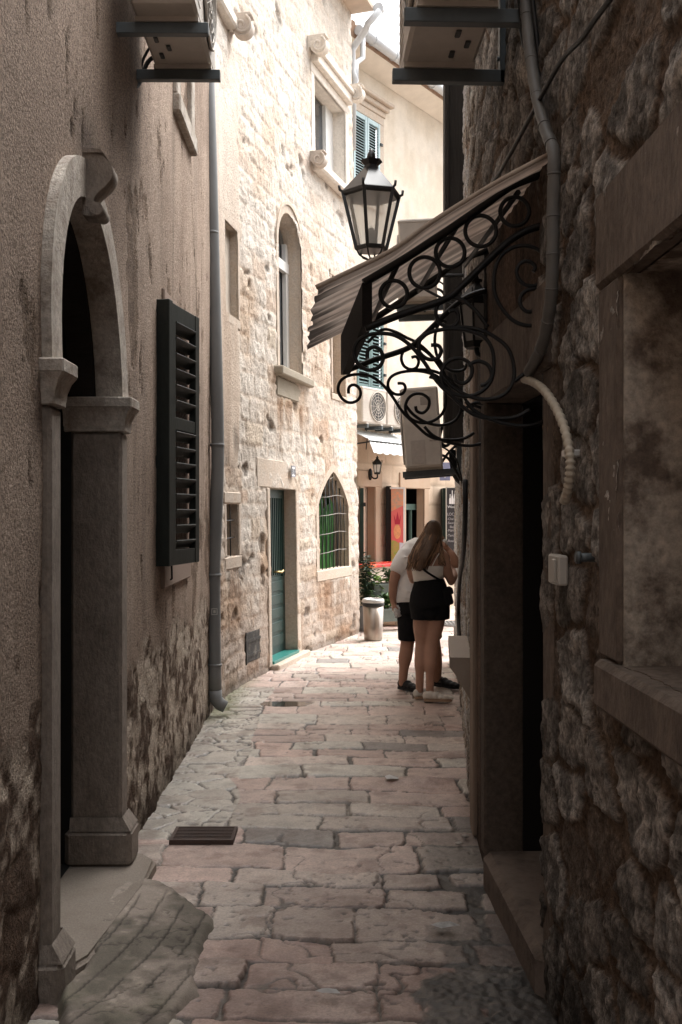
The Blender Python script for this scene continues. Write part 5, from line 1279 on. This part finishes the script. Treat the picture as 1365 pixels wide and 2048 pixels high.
b = MB(); b.lathe([(.07, 0), (.085, .02), (.115, .27), (.12, .30), (.10, .30), (.10, .27), (0, .26)], P(803, 1252, 14.9), 20); o = b.build("clay_pot", mat("pale_clay", (.46, .36, .27), .85, .1, 8)); tag(o, "pale clay pot on the ground partly behind the man's leg", "pot")
b = MB(); cc = P(722, 1262, 14.55); b.lathe([(.06, 0), (.075, .05), (.09, .33), (.10, .35), (.08, .35), (0, .34)], cc + Vector((.03, .1, -cc.z)), 18); o = b.build("grey_pot", mat("grey_pot_plastic", (.14, .14, .14), .6)); tag(o, "dark grey tall pot squeezed between stone corner and steel bin", "pot")
# red counter
ca = P(733, 1135, 15.2); cb_ = P(800, 1118, 15.9)
t = thing("shop_counter", "counter with a glossy red and orange top under the red poster", "counter", (ca.x, ca.y, 0))
m_red = mat("glossy_red_top", (.55, .035, .03), .25, .1, spec=.5, col2=(.62, .20, .06), thr=(.55, .6), vscale=3)
d = Vector((.55, .83, 0)); nrm = Vector((.83, -.55, 0)); O = Vector((ca.x + .0, ca.y, 0))
Mc = Matrix(((d.x, nrm.x, 0, O.x), (d.y, nrm.y, 0, O.y), (0, 0, 1, 0), (0, 0, 0, 1)))
b = MB(Mc); b.span((0, -.35, .87), (1.15, .10, .915), .004); b.build("top", m_red, t)
b = MB(Mc); b.span((.03, -.33, .0), (1.12, .06, .87)); b.build("cabinet", mat("cream_cabinet", (.55, .47, .38), .7, .1, 5), t)

# ---- in the paving
gx0, gx1 = -.885, -.555; gy0, gy1 = 5.27, 5.50
t = thing("drain_grate", "rusty slotted drain grate set in the paving by the left wall", "drain", ((gx0 + gx1) / 2, gy0, 0))
m_rust = mat("rusty_iron", (.105, .068, .054), .7, .35, 12, .5, 80, col2=(.06, .045, .04))
b = MB(); b.span((gx0, gy0, -.012), (gx1, gy0 + .016, .012)); b.span((gx0, gy1 - .016, -.012), (gx1, gy1, .012)); b.span((gx0, gy0 + .016, -.012), (gx0 + .016, gy1 - .016, .012)); b.span((gx1 - .016, gy0 + .016, -.012), (gx1, gy1 - .016, .012)); b.build("frame", m_rust, t)
b = MB()
for k in range(8): y = gy0 + .016 + (k + .5) * (gy1 - gy0 - .032) / 8; b.span((gx0 + .016, y - .006, -.010), (gx1 - .016, y + .006, .010))
b.build("bars", m_rust, t); b = MB(); b.span((gx0 + .01, gy0 + .01, -.02), (gx1 - .01, gy1 - .01, .001)); b.build("pit", m_dark, t)
c = P(908, 1246, 15.6); c.z = .004
t = thing("manhole_cover", "grey patterned manhole cover in the bright paving behind the couple", "manhole", c); b = MB(); b.lathe([(0, .008), (.30, .008), (.31, -.02)], c, 28); o = b.build("cover", mat("worn_iron", (.22, .21, .20), .6, .3, 30), t)
b = MB(); 
for k in range(9): x = -.24 + k * .06; hl = math.sqrt(max(0, .28 ** 2 - x * x)); b.span((c.x + x - .008, c.y - hl, c.z + .008), (c.x + x + .008, c.y + hl, c.z + .014)); b.span((c.x - hl, c.y + x - .008, c.z + .008), (c.x + hl, c.y + x + .008, c.z + .0145))
b.build("ribs", mat("worn_iron"), t)
def pebble(label, px, py, r, m, sq=.55, seed=0):
    D = 3481.6 / (py - CY); c = P(px, py, D); c.z = .004 + r * sq * .6
    b = MB(); b.ball(c, (r, r * .8, r * sq), 10, Matrix.Rotation(seed, 3, 'Z')); o = b.build("pebble", m); tag(o, label, "pebble", "loose pebbles"); return o
m_peb = mat("grey_pebble", (.40, .36, .32), .8, .15, 20)
pebble("rounded pale pebble on the dark patch by the right wall", 931, 1676, .020, m_peb)
pebble("flat grey pebble just in front of the pale pebble", 918, 1690, .022, m_peb, .35, .4)
def litter(label, px, py, pts, m):
    D = 3481.6 / (py - CY); c = P(px, py, D); rs = random.Random(px); b = MB()
    V = [b.bm.verts.new((c.x + x, c.y + y, .016 + rs.uniform(.0, .014))) for x, y in pts]; ce_ = b.bm.verts.new((c.x, c.y, .035))
    for k in range(len(V)): b.bm.faces.new((V[k], V[(k + 1) % len(V)], ce_))
    o = b.build("paper_scrap", m, fix=False); tag(o, label, "litter"); return o
m_foil = mat("crumpled_foil", (.42, .41, .40), .5, .3, 30)
litter("crumpled pale wrapper on the wet paving near the right doorway", 892, 1861, [(-.06, .01), (-.03, .035), (.02, .03), (.06, .005), (.03, -.02), (-.02, -.025)], m_foil)
litter("small white paper scrap by the sunken slab", 783, 1562, [(-.04, .03), (-.01, .05), (.05, .01), (.04, -.03), (-.01, -.045), (-.03, -.02)], mat("white_paper", (.62, .60, .58), .8))
litter("tiny white scrap in the near paving joint", 656, 1996, [(-.045, .0), (-.02, .018), (.03, .015), (.045, 0), (.02, -.012), (-.02, -.010)], mat("white_paper"))
# ================================================================ PEOPLE
m_skin = mat("tanned_skin", (.40, .22, .15), .55, .10, 9, spec=.35)
m_skin2 = mat("light_skin", (.45, .26, .185), .55, .10, 9, spec=.35)
m_blackc = mat("black_cloth", (.010, .010, .011), .85, .2, 20, .4, 60, spec=.15)
m_whitec = mat("white_cotton", (.80, .78, .75), .85, .06, 10, .5, 26, bdist=.012)
m_cream_top = mat("cream_top", (.84, .80, .74), .8, .06, 12, .3, 40)
m_hair = mat("brown_hair", (.095, .054, .031), .42, .55, 10, spec=.45, stretch=(14, 14, .8))
m_hair2 = mat("brown_hair_light", (.34, .20, .115), .42, .4, 10, spec=.45, stretch=(14, 14, .8))
m_shoe = mat("white_leather", (.66, .61, .54), .5, .08, 14); m_sole = mat("tan_sole", (.36, .25, .17), .7)
m_bshoe = mat("black_mesh_shoe", (.014, .014, .015), .6, .3, 40)
def soft(o, vox=.011, it=6):
    md = o.modifiers.new("join", 'REMESH'); md.mode = 'VOXEL'; md.voxel_size = vox; md.use_smooth_shade = True
    ms = o.modifiers.new("smooth", 'SMOOTH'); ms.iterations = it; ms.factor = .5
    return o
def blob(b, pts, rs, segs=14, flat=None):
    """tapered limb with rounded ends"""
    pts = [Vector(p) for p in pts]; sp = cr([Vector((*p, r)).xyz for p, r in zip(pts, rs)], 5)
    n = len(sp); rr = []
    for i in range(n):
        f = i / 5; k = min(int(f), len(rs) - 2); q = f - k; q = q * q * (3 - 2 * q); rr.append(rs[k] * (1 - q) + rs[k + 1] * q)
    b.tube(sp, rr, segs, True, flat)
    b.ball(pts[0], rs[0], 12); b.ball(pts[-1], rs[-1], 12)
def finger(b, base, d1, d2, L, r):
    base = Vector(base); d1 = Vector(d1).normalized(); d2 = Vector(d2).normalized()
    b.tube(cr([base, base + d1 * L * .5, base + d1 * L * .5 + (d1 + d2).normalized() * L * .28, base + d1 * L * .5 + (d1 + d2).normalized() * L * .28 + d2 * L * .25], 3), [r] * 8 + [r * .85, r * .7], 7)
def hand(b, wrist, fwd, out, thumb, size=.18, curl=.8):
    """palm, four unequal fingers bent towards 'out' by curl, and a thumb on the side"""
    wrist = Vector(wrist); fwd = Vector(fwd).normalized(); out = Vector(out); out = (out - fwd * out.dot(fwd)).normalized(); side = Vector(thumb); side = (side - fwd * side.dot(fwd) - out * side.dot(out)).normalized()
    pl = size * .48
    for k in range(5):
        s = (k - 2) * size * .085; b.tube([wrist + side * s * .7, wrist + fwd * pl + side * s], [size * .085, size * .082], 8); b.ball(wrist + fwd * pl + side * s, size * .082, 8)
    for k, (L, o) in enumerate(((.40, 1.5), (.46, .5), (.43, -.5), (.33, -1.5))):
        s = o * size * .115; f1 = (fwd * math.cos(curl * .6) + out * math.sin(curl * .6) + side * o * .04); f2 = fwd * math.cos(curl * 1.9) + out * math.sin(curl * 1.9)
        finger(b, wrist + fwd * pl * .98 + side * s, f1, f2, size * L, size * .048)
    finger(b, wrist + fwd * pl * .35 + side * size * .2, side * .7 + fwd * .6 + out * .3, fwd * .9 + out * .5 - side * .1, size * .36, size * .056)

# ---------------- woman, seen from behind: D about 9.25
DW = 9.30
def w(px, py, dy=0): return P(px, py, DW + dy)
def z0(v, z): v = Vector(v); v.z = z; return v
tw = thing("woman", "person with long brown hair seen from behind in cream top, black shorts and white trainers", "person", z0(w(858, 1395), 0))
b = MB()
# legs: hip, knee, calf, ankle
blob(b, [w(848, 1205), w(844, 1245), w(843, 1290, .01), w(841, 1322, -.015), w(840, 1350, 0), w(840, 1380, .01)], [.095, .082, .056, .056, .040, .036])
blob(b, [w(876, 1205), w(871, 1245), w(864, 1292, -.02), w(862, 1325, -.05), w(861, 1350, -.06), w(860, 1384, -.05)], [.098, .086, .060, .058, .042, .037])
for px in (849, 874): b.ball(w(px, 1200, .0), (.095, .10, .10))
# trunk
b.tube([w(861, 1215), w(861, 1190), w(859, 1165), w(857, 1140), w(857, 1118), w(858, 1104)], [.165, .162, .128, .138, .150, .12], 18, True, (.68, 1))
# shoulders, neck, head (tilted and turned to the right)
b.tube(cr([w(826, 1116), w(840, 1104), w(858, 1099), w(876, 1103), w(889, 1114)], 4), [.045] * 17, 10); b.ball(w(826, 1116), .05); b.ball(w(890, 1115), .05)
b.tube([w(859, 1106), w(864, 1092, .02), w(867, 1078, .03)], [.060, .052, .05], 12)
b.ball(w(868, 1068, .02), (.074, .092, .108)); b.ball(w(874, 1078, .075), (.052, .05, .06))
# face turned right and away: jaw, nose, ear
b.ball(w(880, 1071, .075), (.016, .014, .02)); b.ball(w(876, 1083, .08), (.03, .03, .022))
# right arm: shoulder, elbow, forearm raised forward
blob(b, [w(889, 1116), w(894, 1138, -.02), w(903, 1163, .0)], [.048, .044, .038])
blob(b, [w(903, 1163, 0), w(909, 1152, .08), w(907, 1141, .17)], [.038, .034, .026])
hand(b, w(907, 1141, .17), (-.35, .75, .45), (-.6, 0, -.2), (0, -.3, 1), .165, .9)
# left arm mostly hidden in front of the body
blob(b, [w(826, 1117), w(822, 1140, .05), w(826, 1160, .10)], [.046, .040, .035]); blob(b, [w(826, 1160, .10), w(848, 1148, .22), w(872, 1140, .28)], [.035, .032, .025])
hand(b, w(872, 1140, .28), (.7, .3, .3), (0, .3, -.6), (0, 0, 1), .16, .8)
soft(b.build("body", m_skin2, tw))
# top: band round the ribs with thin straps
b = MB(); b.tube([w(858, 1160), w(857, 1150), w(857, 1137), w(857, 1131)], [.138, .142, .153, .156], 28, False, (.70, 1)); top = b.build("crop_top", m_cream_top, tw); sd_ = top.modifiers.new("s", 'SOLIDIFY'); sd_.thickness = .008
b = MB()
b.tube(cr([w(865, 1132, -.112), w(872, 1118, -.105), w(879, 1106, -.075), w(880, 1098, -.01), w(878, 1106, .06)], 4), .005, 6); b.tube(cr([w(845, 1132, -.112), w(840, 1118, -.105), w(838, 1106, -.07), w(838, 1099, 0), w(840, 1106, .06)], 4), .005, 6)
b.build("strap", m_cream_top, top)
# shorts
b = MB(); b.tube([w(859, 1158), w(860, 1170), w(860, 1190), w(860, 1206), w(861, 1214)], [.134, .152, .178, .188, .186], 26, True, (.80, 1))
b.ball(w(860, 1224), (.14, .145, .085))
for (px, q) in ((845, -1), (877, 1)):
    b.tube([w(px, 1196), w(px - (1 if q < 0 else -1), 1222), w(px - (1 if q < 0 else -2), 1239)], [.112, .112, .106], 18, True, (1.05, .92))
soft(b.build("shorts", m_blackc, tw), .012, 4)
# shoes
def shoe(parent, heel, d, L, w_, h, m, ms, name="shoe"):
    d = Vector(d).normalized(); s = Vector((d.y, -d.x, 0)); heel = Vector(heel); b = MB()
    for k, (f, ww, hh) in enumerate(((.08, .75, .95), (.22, .85, 1.0), (.40, .92, .92), (.58, 1.0, .70), (.76, 1.0, .55), (.92, .72, .42))):
        b.ball(heel + d * L * f + Vector((0, 0, .016 + h * hh * .42)), (1, 1, 1), 4) if False else b.ball(heel + d * L * f + Vector((0, 0, .018 + h * hh * .40)), (L * .15, w_ * .5 * ww, h * hh * .52), 12, Matrix((d, s, Vector((0, 0, 1)))).transposed())
    o = soft(b.build(name, m, parent), .008, 4)
    b = MB(); ol = [(-.0, -.30), (.06, -.40), (.25, -.42), (.5, -.44), (.75, -.50), (.92, -.38), (1.0, -.10), (1.0, .10), (.92, .38), (.75, .5), (.5, .44), (.25, .42), (.06, .40), (0, .3)]
    b.prism([(x * L, y * w_) for x, y in ol], heel + Vector((0, 0, .004)), d, s, (0, 0, 1), .024); b.build("sole", ms, o); return o
sh = shoe(tw, z0(w(849, 1396, -.10), .0), (.96, -.10, 0), .25, .092, .085, m_shoe, m_sole)
b = MB()
for k in range(5): p = z0(w(872 + k * 4, 1396, -.135), .075 - k * .008); b.tube([p, p + Vector((.012, .05, .014))], .004, 5)
b.build("laces", mat("cream_lace", (.55, .48, .40), .8), sh)
shoe(tw, z0(w(830, 1389, .0), .0), (.9, .42, 0), .24, .09, .085, m_shoe, m_sole)
# hair: cap plus many long strands sweeping down the back to the left
rs = random.Random(4)
b = MB(); b.ball(w(867, 1066, .0), (.086, .102, .122), 18); b.ball(w(864, 1082, -.03), (.078, .07, .09), 14)
b.tube(cr([w(862, 1072, -.05), w(852, 1095, -.115), w(842, 1115, -.135), w(836, 1132, -.130), w(833, 1140, -.125)], 5), [.085] * 6 + [.080] * 5 + [.074] * 5 + [.055] * 4 + [.03], 14, True, (.42, 1))
hair = soft(b.build("hair", m_hair, tw), .010, 5)
for mm, cnt, nm in ((m_hair, 120, "strands"), (m_hair2, 120, "strands")):
    b = MB()
    for k in range(cnt):
        f = rs.uniform(-1, 1); ea = abs(f)
        p0 = w(866 + f * 13, 1043 + 7 * f * f + rs.uniform(-2, 4), rs.uniform(-.02, .05) - .02)
        p1 = w(865 + f * 19 + rs.uniform(-1, 1), 1068 + rs.uniform(-4, 4), -.085 + .075 * ea)
        if f > .62 and rs.random() < .5:
            p2 = w(880 + rs.uniform(-4, 6), 1098, -.07); p3 = w(882 + rs.uniform(-7, 8), 1118, -.085); p4 = w(884 + rs.uniform(-9, 10), 1128 + rs.uniform(-8, 6), -.085)
        else:
            p2 = w(852 + f * 25 + rs.uniform(-2, 2), 1097 + rs.uniform(-3, 3), -.135 + .075 * ea * ea + rs.uniform(-.012, .004))
            p3 = w(841 + f * 22 + rs.uniform(-3, 3), 1120 + rs.uniform(-3, 3), -.155 + .06 * ea * ea + rs.uniform(-.012, .004)); p4 = w(835 + f * 20 + rs.uniform(-4, 4), 1136 + rs.uniform(-10, 7), -.150 + .05 * ea * ea)
        b.tube(cr([p0, p1, p2, p3, p4], 4), [.0055] * 10 + [.005] * 4 + [.004, .003, .0015], 5, True)
    b.build(nm, mm, hair)
# bag, hanging from a strap across her back
tb = thing("shoulder_bag", "small black shoulder bag hanging at the woman's right hip", "bag", w(895, 1195, -.02))
b = MB(); b.box(w(894, 1192, -.02), (.085, .19, .155), .02, Matrix.Rotation(R_(-14), 3, 'Y'), 2); bg = b.build("pouch", m_blackc, tb)
b = MB(); b.box(w(895, 1182, -.02), (.092, .196, .06), .012, Matrix.Rotation(R_(-14), 3, 'Y'), 2); b.build("flap", m_blackc, bg)
b = MB(); b.tube(cr([w(892, 1178, -.03), w(884, 1163, -.09), w(868, 1153, -.128), w(848, 1139, -.142), w(836, 1120, -.11), w(832, 1106, -.05), w(834, 1101, .02)], 5), .013, 6, flat=(.35, 1.4)); b.build("strap", m_blackc, tb)

# ---------------- man, behind her to the left, bending to eat: D about 9.75
DM = 9.78
def q(px, py, dy=0): return P(px, py, DM + dy)
tm = thing("man", "person in white t-shirt, black shorts and black trainers bending forward to eat", "person", z0(q(820, 1375), 0))
b = MB()
blob(b, [q(817, 1215), q(818, 1250), q(815, 1288, .0), q(811, 1315, -.01), q(808, 1340, .0), q(806, 1366, .01)], [.11, .095, .066, .066, .047, .042])
blob(b, [q(848, 1215, .05), q(858, 1250, .08), q(868, 1288, .12), q(872, 1318, .14), q(875, 1358, .18)], [.11, .095, .066, .064, .042])
b.tube([q(826, 1215), q(826, 1190), q(829, 1160, .02), q(836, 1125, .05), q(843, 1100, .08), q(848, 1088, .11)], [.165, .168, .168, .182, .165, .12], 18, True, (.80, 1))
b.tube(cr([q(810, 1110, .0), q(825, 1097, .04), q(848, 1088, .1), q(872, 1098, .14), q(886, 1112, .14)], 4), [.06] * 17, 10)
b.tube([q(848, 1092, .1), q(864, 1078, .18), q(872, 1070, .2)], [.068, .060, .06], 12)
b.ball(q(867, 1073, .22), (.088, .098, .115), 14); b.ball(q(878, 1081, .24), (.06, .06, .07)); b.ball(q(887, 1077, .245), (.02, .014, .018))
# left arm hanging
blob(b, [q(808, 1112, -.03), q(795, 1138, -.07), q(788, 1162, -.09)], [.062, .056, .046]); blob(b, [q(788, 1162, -.09), q(786, 1185, -.08), q(787, 1204, -.06)], [.046, .042, .030])
hand(b, q(787, 1203, -.06), (.12, .05, -1), (.9, .25, -.1), (.2, -1, 0), .185, .75)
# right arm raised to the mouth
blob(b, [q(886, 1114, .14), q(902, 1126, .10), q(914, 1128, .06)], [.055, .05, .042]); blob(b, [q(914, 1128, .06), q(906, 1112, .08), q(898, 1100, .11)], [.042, .038, .028])
hand(b, q(898, 1101, .11), (-.5, .1, .9), (-.8, .3, -.3), (.0, -1, .2), .18, .95)
soft(b.build("body", m_skin, tm), .012)
b = MB(); b.ball(q(867, 1067, .21), (.094, .104, .108), 14); b.ball(q(862, 1075, .18), (.07, .07, .08)); soft(b.build("hair", mat("dark_short_hair", (.03, .02, .014), .6, .3, 40), tm), .012, 3)
# shirt
b = MB(); b.tube([q(825, 1201), q(824, 1192), q(824, 1180), q(827, 1160, .02), q(835, 1125, .05), q(842, 1102, .08), q(850, 1090, .11)], [.186, .190, .185, .183, .197, .182, .125], 20, True, (.82, 1))
b.tube(cr([q(811, 1110, .0), q(826, 1097, .04), q(848, 1090, .1), q(872, 1100, .14), q(886, 1112, .14)], 4), [.074] * 17, 12)
blob(b, [q(811, 1110, -.02), q(803, 1124, -.05), q(797, 1136, -.065)], [.080, .082, .080]); blob(b, [q(884, 1112, .14), q(896, 1122, .12)], [.075, .07])
# bands of creases across the shoulder blade and waist
for k in range(5): b.tube(cr([q(806 + k * 2, 1116 + k * 6, -.11 - .004 * k), q(818 + k * 2, 1113 + k * 7, -.145), q(834, 1117 + k * 7, -.15)], 4), .010, 6)
for k in range(3): b.tube(cr([q(800, 1176 + k * 8, -.08), q(815, 1181 + k * 7, -.158), q(836, 1190 + k * 5, -.16)], 4), .011, 6)
soft(b.build("t_shirt", m_whitec, tm), .012, 3)
# shorts to the knee
b = MB(); b.tube([q(825, 1194), q(825, 1210), q(826, 1226)], [.172, .180, .178], 20, True, (.84, 1))
b.tube([q(818, 1210), q(819, 1245), q(818, 1281, .0)], [.125, .115, .104], 16); b.tube([q(846, 1212, .05), q(856, 1245, .08), q(866, 1279, .12)], [.122, .112, .10], 16)
soft(b.build("shorts", m_blackc, tm), .012, 4)
shoe(tm, z0(q(800, 1372, .06), 0), (.62, -.72, 0), .28, .105, .095, m_bshoe, m_bshoe)
shoe(tm, z0(q(871, 1368, .22), 0), (.72, -.62, 0), .28, .105, .095, m_bshoe, m_bshoe)
# paper napkin in his left hand
t = thing("paper_napkin", "crumpled white paper napkin held low in the man's left hand", "napkin", q(797, 1222, -.09))
b = MB(); rs = random.Random(9)
for (px, py, r) in ((796, 1219, .038), (801, 1223, .034), (797, 1227, .03), (792, 1224, .024), (794, 1232, .016)): b.ball(q(px, py, -.09), (r, r * .6, r * 1.1), 9)
for v in b.bm.verts: v.co += Vector((rs.uniform(-.008, .008), rs.uniform(-.008, .008), rs.uniform(-.008, .008)))
b.build("paper", mat("white_paper"), t)
# food held up to the man's mouth
t = thing("wrapped_snack", "pale wrapped snack held up by the man's raised hand", "snack", q(890, 1090, .10))
b = MB(); b.ball(q(890, 1088, .12), (.03, .03, .05), 10); b.tube([q(890, 1092, .12), q(893, 1099, .11)], [.028, .018], 8); b.build("wrap", mat("white_paper"), t)
